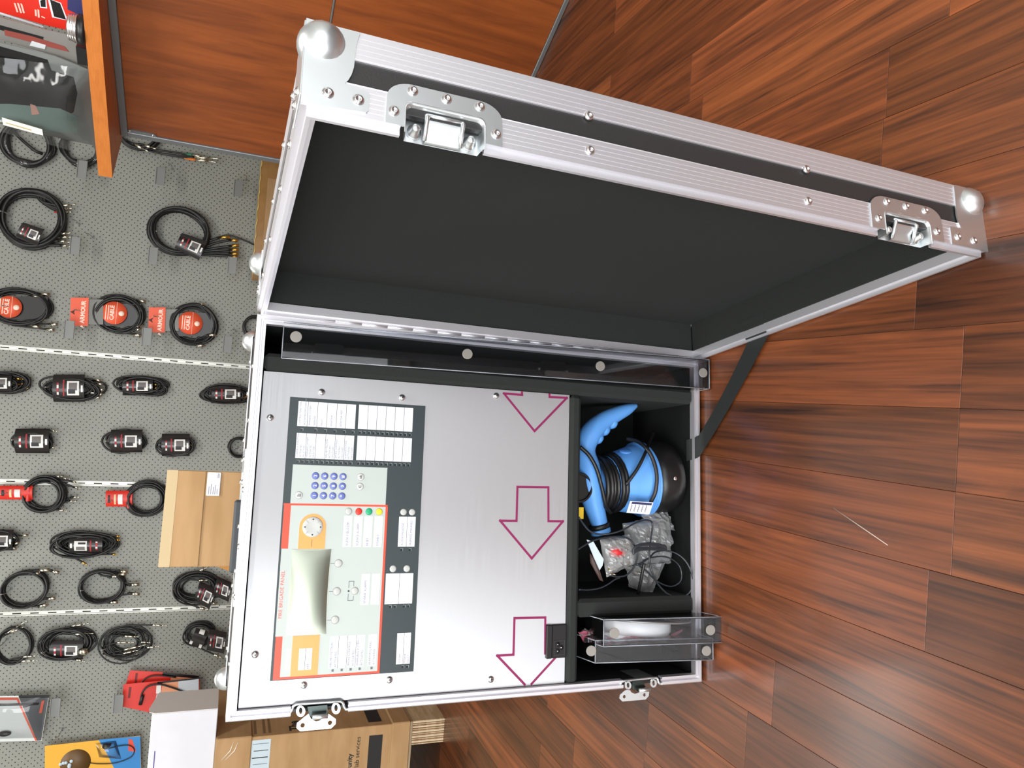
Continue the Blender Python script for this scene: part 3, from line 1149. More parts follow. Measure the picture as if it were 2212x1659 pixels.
def card(x0, x1, z0, z1, rows, n=1, txts=None, size=4.2, col=TXT, name='label_card', h=1.0):
    """white insert strip with thin dividers and its printed words"""
    c = flat(name, panel, WHITE, x0, x1, z0, z1, 0.5, h)
    if rows > 1:
        g = G()
        for i in range(1, rows):
            z = z1 - (z1 - z0) * i / rows
            g.box((x0 / 1000, (z - 0.25) / 1000, h / 1000 - 0.0001), (x1 / 1000, (z + 0.25) / 1000, h / 1000 + 0.00008), 0, MP)
        obj('divider_line', g, TXTD, c)
    if txts:
        g = G()
        rh = (z1 - z0) / rows
        for i, tx in enumerate(txts):
            if not tx:
                continue
            ls = tx.split('|')
            sz = size
            for j, l in enumerate(ls):
                zc_ = z1 - rh * i - rh * (j + 0.5 + (0.18 if len(ls) == 1 else 0)) / max(len(ls), 1.35)
                text_into(g, l, sz / 1000 * (1.0 if len(ls) < 3 else 0.95), MP, (x0 + 1.6) / 1000, zc_ / 1000, h / 1000 + 0.0001)
        if g.v:
            obj('lettering', g, col, c)
    return c


card(-155.2, -118.2, 620.0, 704.5, 6, 1, ['CONTROL FUNCTION|ACTIVATED/DISCHARGED', 'WARNING SYSTEM|SILENCED', 'FAULT', 'ISOLATION', 'DETECTOR TEST', ''], 3.4)
card(-154.7, -117.6, 531.0, 615.4, 6)
card(-202.2, -165.4, 620.0, 704.0, 6, 1, ['CONTROL FUNCTION|ACTIVATED|FAULT/OFF', 'WARNING SYSTEM|ACTIVATED|FAULT/OFF', '', 'FIRE PROTECTION|ACTIVATED|FAULT/OFF', 'SMOKE CONTROL|ACTIVATED|FAULT/OFF', 'ALARM ROUTING|ACTIVATED|FAULT/OFF'], 3.6)
card(-201.8, -165.0, 530.8, 615.2, 6)
LEDM = mat('dark_window', (24, 30, 34), 0.25)


def leds(x, zs, col=LEDM, mk=mat('led_mark', (150, 160, 160), 0.5), s=1.7):
    for z in zs:
        l = flat('indicator_window', panel, col, x - s, x + s, z - s, z + s, 0.5, 1.1)
        g = G()
        g.box(((x + s) / 1000, (z - s) / 1000, 0.0008), ((x + s + 0.5) / 1000, (z + s) / 1000, 0.0012), 0, MP)
        g.box(((x - s) / 1000, (z - s - 0.5) / 1000, 0.0008), ((x + s + 0.5) / 1000, (z - s) / 1000, 0.0012), 0, MP)
        obj('corner_mark', g, mk, l)


leds(-160.3, [697.5, 683.4, 669.4, 655.3, 641.2, 627.0][0:1] + [677.5, 663.4, 649.4, 635.3, 622.5])
leds(-160.0, [612 - 7.04 * i for i in range(12)])
leds(-207.2, [700 - 7.0 * i for i in range(12)])
leds(-206.8, [611.5 - 7.04 * i for i in range(12)])
flat('keypad_field', panel, GREYF, -268.0, -211.8, 567.0, 706.4, 0.5, 1.0)


def button(x, z, r, mat_, txt=None, tcol=WHITE, tsize=5.6, name='button', ring=True, h=1.0, dome=1.3):
    g = G()
    m2 = MP @ Matrix.Translation((x / 1000, z / 1000, h / 1000 - 0.0003))
    r = r / 1000
    g.lathe([(r, 0), (r, 0.0005), (r * 0.93, dome / 1000 * 0.8), (r * 0.6, dome / 1000), (0, dome / 1000 * 1.05)], 22, m2)
    b_ = obj(name, g, mat_, panel)
    if ring:
        g = G()
        n = 28
        ring_o = [(r * 1.07 * math.cos(2 * math.pi * i / n), r * 1.07 * math.sin(2 * math.pi * i / n)) for i in range(n)]
        ring_i = [(r * 0.995 * math.cos(2 * math.pi * i / n), r * 0.995 * math.sin(2 * math.pi * i / n)) for i in range(n)]
        plate_into(g, [ring_o, ring_i], 0.0, 0.00045, m2)
        obj('outline_ring', g, mat('ring_grey', (120, 124, 122), 0.5), b_)
    if txt:
        g = G()
        text_into(g, txt, tsize / 1000, m2, 0, 0, dome / 1000 * 1.05 + 0.0001, 'CENTER', bold=0.00012)
        obj('symbol', g, tcol, b_)
    return b_


for rI, z in enumerate((673.2, 660.1, 646.6, 633.3)):
    for cI, x in enumerate((-256.0, -241.6, -227.3)):
        button(x, z, 5.1, BLUEK, '123456789*0#'[rI * 3 + cI], WHITE, 6.4 if rI < 3 or cI == 1 else 7, 'number_button')
button(-227.0, 607.0, 5.2, mat('pale_key', (203, 206, 202), 0.4), 'ok', TXTD, 5.2)
button(-241.4, 607.2, 5.2, MATS['pale_key'], 'C', TXTD, 5.4)
mk = button(-256.1, 695.2, 5.3, MATS['pale_key'])
g = G()
for i, (w_, dz) in enumerate(((2.6, 1.8), (4.4, 0.4), (4.4, -1.0), (4.4, -2.4))):
    g.box((-0.2561 - 0.0022, (695.2 + dz - 0.3) / 1000, 0.0022), (-0.2561 - 0.0022 + w_ / 1000, (695.2 + dz + 0.3) / 1000, 0.00245), 0, MP)
obj('symbol', g, TXTD, mk)
# red frame: outline with the grey field inside it
flat('grey_field', panel, GREYF, -510.0, -270.9, 566.6, 705.2, 0.5, 1.0)
flat('frame_bar', panel, RED, -270.9, -268.0, 563.6, 715.4, 0.5, 1.1)
flat('frame_bar', panel, RED, -513.2, -510.0, 563.2, 713.4, 0.5, 1.1)
flat('frame_bar', panel, RED, -510.0, -270.9, 563.2, 566.6, 0.5, 1.1)
flat('frame_bar', panel, RED, -332.5, -270.9, 705.2, 714.8, 0.5, 1.1)
flat('frame_bar', panel, RED, -510.0, -454.4, 704.2, 713.4, 0.5, 1.1)
tb = flat('title_strip', panel, GREYF, -454.4, -332.5, 705.2, 714.2, 0.5, 1.05)
g = G()
text_into(g, 'FIRE BRIGADE PANEL', 0.0071, MP, -0.4300, 0.7095, 0.0012)
obj('lettering', g, mat('red_lettering', (236, 104, 92), 0.5), tb)
# orange field around the dial and below the screen
g = G()
pl = [(-0.3330, 0.6535), (-0.3015, 0.6535)] + [(-0.3015 + 0.0188 * math.sin(t), 0.6725 - 0.0190 * math.cos(t)) for t in np.linspace(0.1, math.pi - 0.1, 16)] + [(-0.3015, 0.6915), (-0.3330, 0.6915)]
g.prism(pl, 0.0007, 0.0014, MP)
op = obj('orange_field', g, ORANGE, panel)
flat('orange_field', panel, ORANGE, -510.0, -454.6, 652.6, 690.2, 0.7, 1.4)
g = G()
g.box((-0.3300, 0.6722, 0.0013), (-0.3195, 0.6727, 0.0016), 0, MP)
obj('pointer_line', g, TXTD, op)
m2 = MP @ Matrix.Translation((-0.3016, 0.6727, 0.0012))
g = G()
g.lathe([(0.0146, 0), (0.0146, 0.0010), (0.0138, 0.0018), (0.0100, 0.0019), (0.0065, 0.0015), (0, 0.0014)], 36, m2)
dial = obj('navigation_pad', g, BTN, panel)
g = G()
for i in range(4):
    r4 = Matrix.Rotation(i * math.pi / 2, 4, 'Z')
    g.prism([(0.0102, -0.0013), (0.0128, 0.0), (0.0102, 0.0013)], 0.0018, 0.0021, m2 @ r4)
obj('arrow_mark', g, TXTD, dial)
g = G()
for i in range(4):
    r4 = Matrix.Rotation(i * math.pi / 2 + math.pi / 4, 4, 'Z')
    g.box((0.0088, -0.0002, 0.0017), (0.0138, 0.0002, 0.00205), 0, m2 @ r4)
obj('segment_line', g, TXT, dial)
# screen: bulged silvery film with drawn-in edges
SCR = mat('silver_film', (158, 164, 150), 0.32, 0.9)
Pg = []
for i in range(17):
    a = i / 16
    row = []
    for j in range(13):
        b_ = j / 12
        x = -0.4540 + 0.1206 * a
        z = 0.6440 + 0.0558 * b_
        pin = 0.0022
        x += -pin * (2 * a - 1) * 4 * b_ * (1 - b_)
        z += -pin * (2 * b_ - 1) * 4 * a * (1 - a) * 0.8
        h = 0.0016 + 0.0040 * (4 * a * (1 - a)) ** 0.6 * (4 * b_ * (1 - b_)) ** 0.7
        row.append((x, z, h))
    Pg.append(row)
g = G()
g.grid(Pg, True, MP)
g.box((-0.4538, 0.6442, 0.0005), (-0.3336, 0.6996, 0.0014), 0, MP)
obj('display_window', g, SCR, panel, recalc=False)
for z, c_ in ((622.0, BTN), (606.9, mat('red_button', (226, 44, 26), 0.35)), (591.6, mat('green_button', (26, 160, 110), 0.35)), (576.2, mat('yellow_button', (240, 214, 52), 0.35))):
    button(-278.4, z, 5.0, c_)
for (z0, z1), tx in zip(((615.8, 627.8), (600.5, 612.8), (585.4, 597.8), (570.0, 582.4)), ('SILENCE BUZZER', 'SILENCE ALARM', 'RESET', 'DISABLE')):
    card(-330.6, -285.3, z0, z1, 1, 1, [tx], 4.6, h=1.15)
button(-278.4, 538.6, 4.8, BTN, h=0.8)
button(-278.4, 525.2, 4.8, BTN, h=0.8)
card(-330.3, -285.3, 519.0, 545.0, 2, 1, ['ACKNOWLEDGE', 'PREMISES MANNED'], 4.4)
for x in (-354.0, -394.0, -434.5):
    g = G()
    b_ = button(x, 632.3, 5.5, BTN, h=1.1)
    g.box((x / 1000 - 0.0002, 0.6380, 0.001), (x / 1000 + 0.0002, 0.6438, 0.0013), 0, MP)
    obj('pointer_line', g, TXTD, b_)
sb = button(-394.1, 606.1, 5.2, BTN, h=1.1)
g = G()
for x0, x1, z0, z1 in ((-389.7, -380.2, 615.0, 615.5), (-380.5, -380.0, 608.1, 615.5), (-387.3, -380.2, 608.0, 608.5), (-407.7, -398.1, 615.2, 615.7), (-408.0, -407.5, 608.0, 615.7), (-407.7, -401.3, 607.6, 608.1), (-395.4, -393.0, 614.0, 616.4)):
    g.box((x0 / 1000, z0 / 1000, 0.001), (x1 / 1000, z1 / 1000, 0.0013), 0, MP)
obj('bracket_mark', g, TXTD, sb)
card(-414.6, -370.0, 584.7, 597.2, 1, 1, ['SEVERAL ALARMS'], 4.4, h=1.15)
card(-414.5, -370.0, 569.3, 581.6, 1, h=1.15)
button(-363.1, 550.6, 4.9, BTN, h=0.8)
button(-363.1, 529.3, 4.9, BTN, h=0.8)
card(-414.8, -370.0, 518.7, 560.8, 2)
leds(-418.8, [552.0, 545.0, 531.0, 524.0])
card(-502.4, -457.5, 518.0, 539.0, 2, 1, ['SYSTEM', 'POWER|FAULT'], 3.8)
leds(-506.5, [528.5, 521.5])
leds(-335.0, [539.0, 526.0])
card(-502.3, -457.6, 587.0, 637.8, 4, 1, ['FIRE PROTECTION|ACTIVATED', '', 'SMOKE CONTROL|ACTIVATED', 'WARNING SYSTEM|ACTIVATED'], 4.2, h=1.15)
card(-502.3, -457.6, 569.3, 581.7, 1, 1, ['ALARM ROUTING|ACTIVATED'], 4.2, h=1.15)
for z in (631.5, 618.6, 605.8, 592.7, 575.2):
    flat('indicator_window', panel, mat('led_grey', (96, 100, 104), 0.4), -506.9, -503.6, z - 1.6, z + 1.6, 0.7, 1.25)
card(-501.8, -471.8, 691.2, 697.8, 1, h=1.15)
card(-501.9, -472.2, 662.1, 680.2, 2, 1, ['', 'FIRE'], 3.8, h=1.6)


# magenta arrows
def arrow(outer, name='arrow_print', w=3.7, closed=True):
    g = G()
    O = [np.array(p, float) for p in outer]
    n = len(O)
    for i in range(n if closed else n - 1):
        a, b_ = O[i], O[(i + 1) % n]
        t = (b_ - a) / np.linalg.norm(b_ - a)
        nn = np.array((-t[1], t[0]))
        a2, b2 = a - t * w * 0.5, b_ + t * w * 0.5
        q = [(p / 1000.0) for p in (a2 + nn * w / 2, b2 + nn * w / 2, b2 - nn * w / 2, a2 - nn * w / 2)]
        g.prism([(p[0], p[1]) for p in q], 0.0, 0.00018 + 0.00003 * i, MP)
    return obj(name, g, MAGENTA, panel)


arrow([(-79.0, 347.5), (-83.2, 347.0), (-83.2, 379.5), (-142.5, 323.0), (-82.5, 264.5), (-83.2, 297.0), (-79.0, 297.2)], closed=False)
arrow([(-235.2, 351.0), (-234.5, 295.5), (-290.0, 294.0), (-290.0, 267.5), (-350.0, 322.5), (-290.0, 379.5), (-290.0, 351.0)])
arrow([(-545.5, 317.5), (-500.0, 268.0), (-500.0, 295.0), (-444.0, 296.0), (-443.0, 350.0), (-499.0, 350.0), (-499.0, 377.5), (-545.5, 329.5)], closed=False)

# mains inlet block at the bottom edge of the plate
g = G()
g.box((-0.5078, 0.2592, -0.004), (-0.4552, 0.2852, 0.0042), 0.0012, MP)
g.box((-0.5078, 0.2852, -0.004), (-0.4552, 0.2950, 0.0060), 0.0012, MP)
inl = obj('mains_inlet', g, BLACK, panel)
g = G()
cx, cz = -0.4915, 0.2722
plate_into(g, [[(cx - 0.0115, cz - 0.0098), (cx + 0.0115, cz - 0.0098), (cx + 0.0115, cz + 0.0098), (cx - 0.0115, cz + 0.0098)], [(cx - 0.0105, cz - 0.0088), (cx + 0.0105, cz - 0.0088), (cx + 0.0105, cz + 0.0088), (cx - 0.0105, cz + 0.0088)]], 0.0042, 0.0050, MP)
obj('socket_frame', g, mat('black_plastic_light', (48, 50, 50), 0.45), inl)
g = G()
for dx, dz in ((-0.0052, 0.0026), (0.0052, 0.0026), (0.0, -0.0036)):
    g.lathe([(0.0040, 0.0040), (0.0040, 0.0046), (0.0, 0.0046)], 16, MP @ Matrix.Translation((cx + dx, cz + dz, 0)))
obj('socket_recess', g, mat('socket_black', (6, 6, 8), 0.7), inl)
g = G()
for dx, dz in ((-0.0052, 0.0026), (0.0052, 0.0026), (0.0, -0.0036)):
    g.lathe([(0.0011, 0.0040), (0.0011, 0.0056), (0.0, 0.0058)], 10, MP @ Matrix.Translation((cx + dx, cz + dz, 0)))
obj('socket_pin', g, RIVET, inl)

# ------------------------------------------------------------------ things lying in the lower compartment
K3 = 480 / 1659


def a3(x, y, yy):
    return onY(1180 + x * K3, 680 + y * K3, yy)


def a4(x, y, yy):
    return onY(1160 + x * K3, 1100 + y * K3, yy)


def spline(P, n=8, closed=False):
    P = [np.array(p, float) for p in P]
    N = len(P)
    out = []
    rg = range(N if closed else N - 1)
    for i in rg:
        p0 = P[(i - 1) % N] if closed or i > 0 else P[i] * 2 - P[i + 1]
        p1, p2 = P[i], P[(i + 1) % N]
        p3 = P[(i + 2) % N] if closed or i + 2 < N else p2 * 2 - p1
        for k in range(n):
            t = k / n
            out.append(0.5 * ((2 * p1) + (p2 - p0) * t + (2 * p0 - 5 * p1 + 4 * p2 - p3) * t * t + (3 * p1 - p0 - 3 * p2 + p3) * t ** 3))
    if not closed:
        out.append(P[-1])
    return out


def rspline(r, n=8):
    return [float(x[0]) for x in spline([(q, 0, 0) for q in r], n)]


BLUE = mat('blue_plastic', (96, 160, 232), 0.42, spec=0.4)
YT = 0.075
c0 = a3(930, 1215, YT)
tool = thing('handset', 'bright blue plastic hand tool with finger grip handle and coiled black cord', 'hand tool', (c0[0], YT, 0.0095))
g = G()
path = [a3(410, 1610, YT - 0.012), a3(385, 1520, YT - 0.012), a3(352, 1400, YT - 0.014), a3(325, 1280, YT - 0.016), a3(310, 1150, YT - 0.016), a3(290, 1010, YT - 0.014), a3(330, 890, YT - 0.014), a3(420, 800, YT - 0.014), a3(520, 745, YT - 0.014), a3(610, 705, YT - 0.014), a3(672, 678, YT - 0.014)]
rad = rspline([0.0170, 0.0185, 0.0225, 0.0270, 0.0265, 0.0215, 0.0235, 0.0200, 0.0165, 0.0120, 0.0045])
g.tube(spline(path), rad, 18, flat=0.85)
hs = obj('housing', g, BLUE, tool)
g = G()                                       # finger ridges on the inside of the grip
for x, y, r in ((484, 808, 0.0115), (425, 858, 0.0120), (374, 918, 0.0125)):
    g.sphere(a3(x, y, YT - 0.014), r, 12, sc=(1.0, 1.3, 1.0))
obj('finger_ridge', g, BLUE, hs)
c = a3(246, 1290, YT - 0.040)
mk_ = frame(c, (1, 0, 0), (0, 0, 1), (0, -1, 0))
g = G()
g.lathe([(0.0265, -0.014), (0.0265, 0.0), (0.025, 0.001), (0.023, 0.001), (0.022, -0.003), (0.0, -0.003)], 26, mk_, False)
obj('round_switch', g, BLACK, tool)
g = G()                                       # yellow warning sticker, then the nozzle collar
c = a3(250, 1480, YT - 0.036)
g.box(c - np.array((0.010, 0.0012, 0.007)), c + np.array((0.010, 0.0, 0.003)), 0.0003)
obj('warning_sticker', g, mat('yellow_sticker', (222, 186, 40), 0.5), tool)
g = G()
pa, pb = a3(392, 1560, YT - 0.012), a3(412, 1640, YT - 0.012)
g.tube([pa, pa * 0.8 + pb * 0.2, pa * 0.55 + pb * 0.45], [0.0185, 0.0195, 0.0188], 18)
obj('collar_band', g, BLACK, tool)
g = G()
g.tube([pa * 0.55 + pb * 0.45, pa * 0.4 + pb * 0.6, pa * 0.1 + pb * 0.9, pb], [0.0178, 0.0182, 0.0180, 0.0120], 18)
obj('nozzle_cap', g, BLUE, tool)
# conical skirt, ridged flange, black base; axis nearly upright
ax0, ax1 = a3(360, 1262, YT), a3(985, 1195, YT)
ax = (ax1 - ax0) / np.linalg.norm(ax1 - ax0)
xx = np.cross(ax, (0, 1, 0))
xx /= np.linalg.norm(xx)
MT = frame(ax0, xx, np.cross(ax, xx), ax)
HL = float(np.linalg.norm(ax1 - ax0))


def hz(x):
    dl = 120 * min(1.0, max(0.0, (x - 560) / 305)) - 0.5 * max(0.0, x - 865)      # the flange and base sit lower on the axis than their near rims show
    return HL * (x - 402 - dl) / (985 - 360)


g = G()
g.lathe([(0.030, hz(360)), (0.032, hz(400)), (0.034, hz(470)), (0.0480, hz(480)), (0.0520, hz(520)), (0.0585, hz(640)), (0.0640, hz(780)), (0.0655, hz(800)), (0.0690, hz(805)), (0.0690, hz(816)), (0.0668, hz(820)), (0.0668, hz(828)), (0.0692, hz(832)), (0.0692, hz(842)), (0.0672, hz(846)), (0.0672, hz(852)), (0.0690, hz(856)), (0.0690, hz(868)), (0.060, hz(870))], 40, MT)
obj('skirt', g, BLUE, tool)
g = G()
for ph in (-2.05, -0.75, 0.35):               # shallow oval thumb pads on the skirt
    m3 = MT @ Matrix.Rotation(ph, 4, 'Z') @ Matrix.Translation((0.0570, 0, hz(660)))
    g.sphere((0, 0, 0), 0.016, 14, m3, sc=(0.22, 0.8, 1.0))
obj('grip_pad', g, mat('blue_plastic_pad', (84, 146, 220), 0.42), tool)
g = G()
g.lathe([(0.060, hz(868)), (0.0670, hz(872)), (0.0680, hz(900)), (0.0680, hz(950)), (0.0650, hz(985)), (0.058, hz(1000)), (0.0, hz(1003))], 40, MT)
bs = obj('base', g, BLACK, tool)
p = a3(960, 1220, YT - 0.066)
g = G()
g.lathe([(0.0045, -0.002), (0.0045, 0.0012), (0.003, 0.0020), (0, 0.0021)], 14, frame(p, (1, 0, 0), (0, 0, 1), (0, -1, 0)))
obj('screw', g, RIVET, bs)
g = G()                                       # cord wound round the neck
pts = []
for k in range(0, 7 * 20 + 1):
    t = k / 20
    a = 2 * math.pi * t
    r = 0.0455 + 0.0030 * math.sin(t * 1.7) + 0.0009 * t
    h = hz(395) + (hz(575) - hz(395)) * t / 7 + 0.0025 * math.sin(a + 0.5)
    pts.append(np.array(MT @ Vector((r * math.cos(a), r * math.sin(a) * 1.02, h))))
g.tube(pts, 0.0043, 8)
off = YT - 0.058
g.tube(spline([a3(250, 985, YT - 0.040), a3(320, 1050, YT - 0.046), a3(375, 1150, YT - 0.048), a3(415, 1290, YT - 0.044), a3(445, 1420, YT - 0.036), a3(480, 1480, YT - 0.020)]), 0.0036, 8)
g.tube(spline([a3(595, 1270, off), a3(680, 1150, off - 0.006), a3(740, 1030, off), a3(775, 940, YT - 0.02), a3(800, 880, YT)]), 0.0032, 8)
g.tube(spline([a3(600, 925, YT - 0.020), a3(680, 945, YT - 0.040), a3(750, 1000, YT - 0.064), a3(800, 1090, YT - 0.071), a3(825, 1200, YT - 0.074), a3(815, 1320, YT - 0.070), a3(780, 1400, YT - 0.060)]), 0.0036, 8)
obj('cord', g, BLACK, tool)
q = [a3(628, 1390, 0.008), a3(800, 1402, 0.004), a3(770, 1490, 0.004), a3(600, 1478, 0.008)]
g = G()
nrm_ = np.array((0.1, -1, 0.1))
g.add([tuple(p) for p in q] + [tuple(p + np.array((0, 0.0008, 0))) for p in q], [(0, 1, 2, 3), (7, 6, 5, 4), (0, 4, 5, 1), (1, 5, 6, 2), (2, 6, 7, 3), (3, 7, 4, 0)])
tg = obj('label_tag', g, WHITE, tool)


def quad_strip(name, parent, mat_, P4, u0, u1, v0, v1, lift):
    P4 = [np.array(p) for p in P4]

    def b_(u, v):
        return (P4[0] * (1 - u) + P4[1] * u) * (1 - v) + (P4[3] * (1 - u) + P4[2] * u) * v
    l = np.array(lift)
    g = G()
    g.add([tuple(b_(u, v) + l) for u, v in ((u0, v0), (u1, v0), (u1, v1), (u0, v1))], [(0, 1, 2, 3)])
    return obj(name, g, mat_, parent, recalc=False)


quad_strip('header_print', tg, mat('navy_print', (44, 46, 92), 0.5), q, 0.08, 0.95, 0.06, 0.24, (0, -0.0004, 0))
g = G()
for i in range(3):
    for j in range(5):
        u_, v_ = 0.12 + 0.16 * j, 0.38 + 0.19 * i
        p = (q[0] * (1 - u_) + q[1] * u_) * (1 - v_) + (q[3] * (1 - u_) + q[2] * u_) * v_
        g.box(p - np.array((0.0022, 0.0006, 0.0006)), p + np.array((0.0022, -0.0004, 0.0006)))
obj('fine_print', g, TXT, tg)

# crumpled clear bag with small parts
def bag(name, label, P, depth, n=16, amp=0.010, seed=1):
    """P: outline quad (world); a pillow of two film sheets with creases"""
    r = np.random.RandomState(seed)
    P = [np.array(p, float) for p in P]
    k1, k2 = r.uniform(-1, 1, (7, 2)) * 16, r.uniform(0, 6.28, 7)

    def sheet(sgn, ph):
        rows = []
        for i in range(n + 1):
            row = []
            for j in range(n + 1):
                u, v = i / n, j / n
                p = (P[0] * (1 - u) + P[1] * u) * (1 - v) + (P[3] * (1 - u) + P[2] * u) * v
                w = (16 * u * (1 - u) * v * (1 - v)) ** 0.5
                c_ = sum(abs(math.sin(k1[q] @ (u, v) + k2[q] + ph)) for q in range(7)) / 7 - 0.63
                e = 0.006 * (math.sin(11 * u + 3 * ph) * math.sin(9 * v + 2)) if 0 else 0
                row.append(p + np.array((0.6 * amp * c_ + e, sgn * (depth * w * 0.5) + 1.6 * amp * c_ * w, 0.7 * amp * c_)))
            rows.append(row)
        return rows
    root = thing(name, label, 'bag', (P[0] + P[1] + P[2] + P[3]) / 4 - np.array((0, 0, 0.04)))
    g = G()
    g.grid(sheet(-1, 0.0), False)
    g.grid(sheet(1, 0.8), False)
    obj('film', g, BAGF, root, recalc=False)
    return root


b1 = bag('plastic_bag', 'crumpled clear plastic bag beside the blue hand tool, folded and empty looking', [a4(640, 110, 0.055), a4(985, 40, 0.055), a4(1000, 400, 0.065), a4(700, 430, 0.070)], 0.05, 18, 0.016, 3)
b1b = G()
rg_ = np.random.RandomState(5)
Pq = [a4(760, 20, 0.050), a4(960, -10, 0.055), a4(1030, 160, 0.060), a4(840, 130, 0.058)]
rows = []
for i in range(10):
    row = []
    for j in range(10):
        u, v = i / 9, j / 9
        p = (Pq[0] * (1 - u) + Pq[1] * u) * (1 - v) + (Pq[3] * (1 - u) + Pq[2] * u) * v
        row.append(p + np.array((0, -0.012 * math.sin(3.1 * u) * math.sin(3.1 * v) + rg_.uniform(-0.003, 0.003), 0)))
    rows.append(row)
b1b.grid(rows, False)
obj('folded_flap', b1b, BAGF, b1, recalc=False)
b1c = G()
Pq = [a4(660, 430, 0.060), a4(960, 400, 0.060), a4(850, 640, 0.060), a4(690, 580, 0.065)]
rows = []
for i in range(10):
    row = []
    for j in range(10):
        u, v = i / 9, j / 9
        p = (Pq[0] * (1 - u) + Pq[1] * u) * (1 - v) + (Pq[3] * (1 - u) + Pq[2] * u) * v
        row.append(p + np.array((0, -0.010 * math.sin(3.1 * u) * math.sin(3.1 * v) + rg_.uniform(-0.003, 0.003), 0)))
    rows.append(row)
b1c.grid(rows, False)
obj('folded_flap', b1c, BAGF, b1, recalc=False)
b2 = bag('parts_bag', 'small clear bag holding a red plug and brass fittings, in front of the larger bag', [a4(470, 230, 0.022), a4(690, 190, 0.020), a4(740, 400, 0.020), a4(520, 510, 0.024)], 0.022, 14, 0.007, 9)
pc = a4(590, 322, 0.022)
g = G()
g.tube([a4(540, 325, 0.022), a4(556, 318, 0.020), a4(590, 316, 0.019), a4(625, 326, 0.020), a4(665, 325, 0.022)], [0.004, 0.0085, 0.0100, 0.0085, 0.002], 12)
obj('red_plug', g, mat('red_plastic', (196, 36, 44), 0.4), b2)
for i in range(26):
    cx_, cy_ = random.choice([(655, 240), (545, 440), (690, 380), (540, 215), (560, 470), (660, 300)])
    p = a4(cx_ + random.gauss(0, 20), cy_ + random.gauss(0, 22), 0.022 + random.uniform(-0.004, 0.004))
    d_ = np.array([random.gauss(0, 1), random.gauss(0, 0.4), random.gauss(0, 1)])
    d_ = d_ / np.linalg.norm(d_) * 0.0045
    g = G()
    g.tube([p - d_, p, p + d_ * 0.9], [0.0009, 0.0013, 0.0006], 6)
    obj('brass_fitting', g, SILV if i % 3 else GOLD, b2)
# folded packet with a pale face standing behind the divider
Pq = [a4(372, 228, 0.016), a4(420, 240, 0.016), a4(498, 375, 0.014), a4(490, 420, 0.014), a4(468, 455, 0.014), a4(425, 360, 0.016)]
g = G()
g.add([tuple(p) for p in Pq] + [tuple(p + np.array((0, 0.0012, 0))) for p in Pq], [(0, 1, 2, 3, 4, 5), (11, 10, 9, 8, 7, 6)] + [(i, (i + 1) % 6, 6 + (i + 1) % 6, 6 + i) for i in range(6)])
pk = tag(obj('paper_packet', g, mat('pale_blue_paper', (198, 212, 220), 0.5)), 'folded pale paper packet with a dark brown back beside the parts bag', 'packet')
Pq = [a4(425, 360, 0.022), a4(468, 455, 0.020), a4(495, 540, 0.020), a4(470, 530, 0.024), a4(400, 400, 0.026), a4(395, 330, 0.026)]
g = G()
g.add([tuple(p) for p in Pq] + [tuple(p + np.array((0, 0.0012, 0))) for p in Pq], [(0, 1, 2, 3, 4, 5), (11, 10, 9, 8, 7, 6)] + [(i, (i + 1) % 6, 6 + (i + 1) % 6, 6 + i) for i in range(6)])
obj('back_flap', g, mat('dark_brown_paper', (60, 36, 30), 0.5), pk)

# thin black cable looping over the bags
YC = 0.012
g = G()
w1 = [(312, 60), (345, 110), (395, 165), (470, 188), (560, 180), (650, 150), (730, 105), (800, 82), (850, 88), (862, 130), (850, 220), (838, 330), (846, 420), (870, 500), (915, 575), (980, 635), (1060, 655), (1130, 630), (1165, 560), (1155, 480), (1110, 390), (1040, 330), (950, 308), (880, 322), (850, 350), (790, 395), (745, 412)]
g.tube(spline([a4(x, y, YC + 0.006 * math.sin(i * 0.9)) for i, (x, y) in enumerate(w1)], 5), 0.0016, 6)
w2 = [(745, 412), (810, 455), (880, 525), (950, 565), (1010, 575), (1065, 545), (1080, 490), (1060, 420), (1000, 370), (930, 352), (850, 362), (790, 385)]
g.tube(spline([a4(x, y, YC + 0.010) for x, y in w2], 5), 0.0014, 6)
w3 = [(308, 300), (345, 275), (420, 235), (520, 210), (620, 205), (690, 225), (735, 285), (750, 350), (725, 430), (670, 490), (600, 505), (555, 495)]
g.tube(spline([a4(x, y, YC + 0.002) for x, y in w3], 5), 0.0016, 6)
w4 = [(308, 600), (390, 602), (470, 588), (530, 560), (580, 525), (620, 510)]
g.tube(spline([a4(x, y, YC + 0.016) for x, y in w4], 5), 0.0016, 6)
for dy in (0, 9, 16):
    w5 = [(715, 305 + dy), (740, 272 + dy), (800, 254 + dy), (880, 256 + dy), (940, 268 + dy), (965, 282 + dy), (930, 290 + dy), (850, 284 + dy), (760, 292 + dy), (715, 318 + dy)]
    g.tube(spline([a4(x, y, YC - 0.003) for x, y in w5], 4), 0.0016, 6)
tag(obj('thin_cable', g, mat('thin_cable_jacket', (40, 44, 50), 0.14)), 'thin black cable in loose loops lying over the clear bags', 'cable')

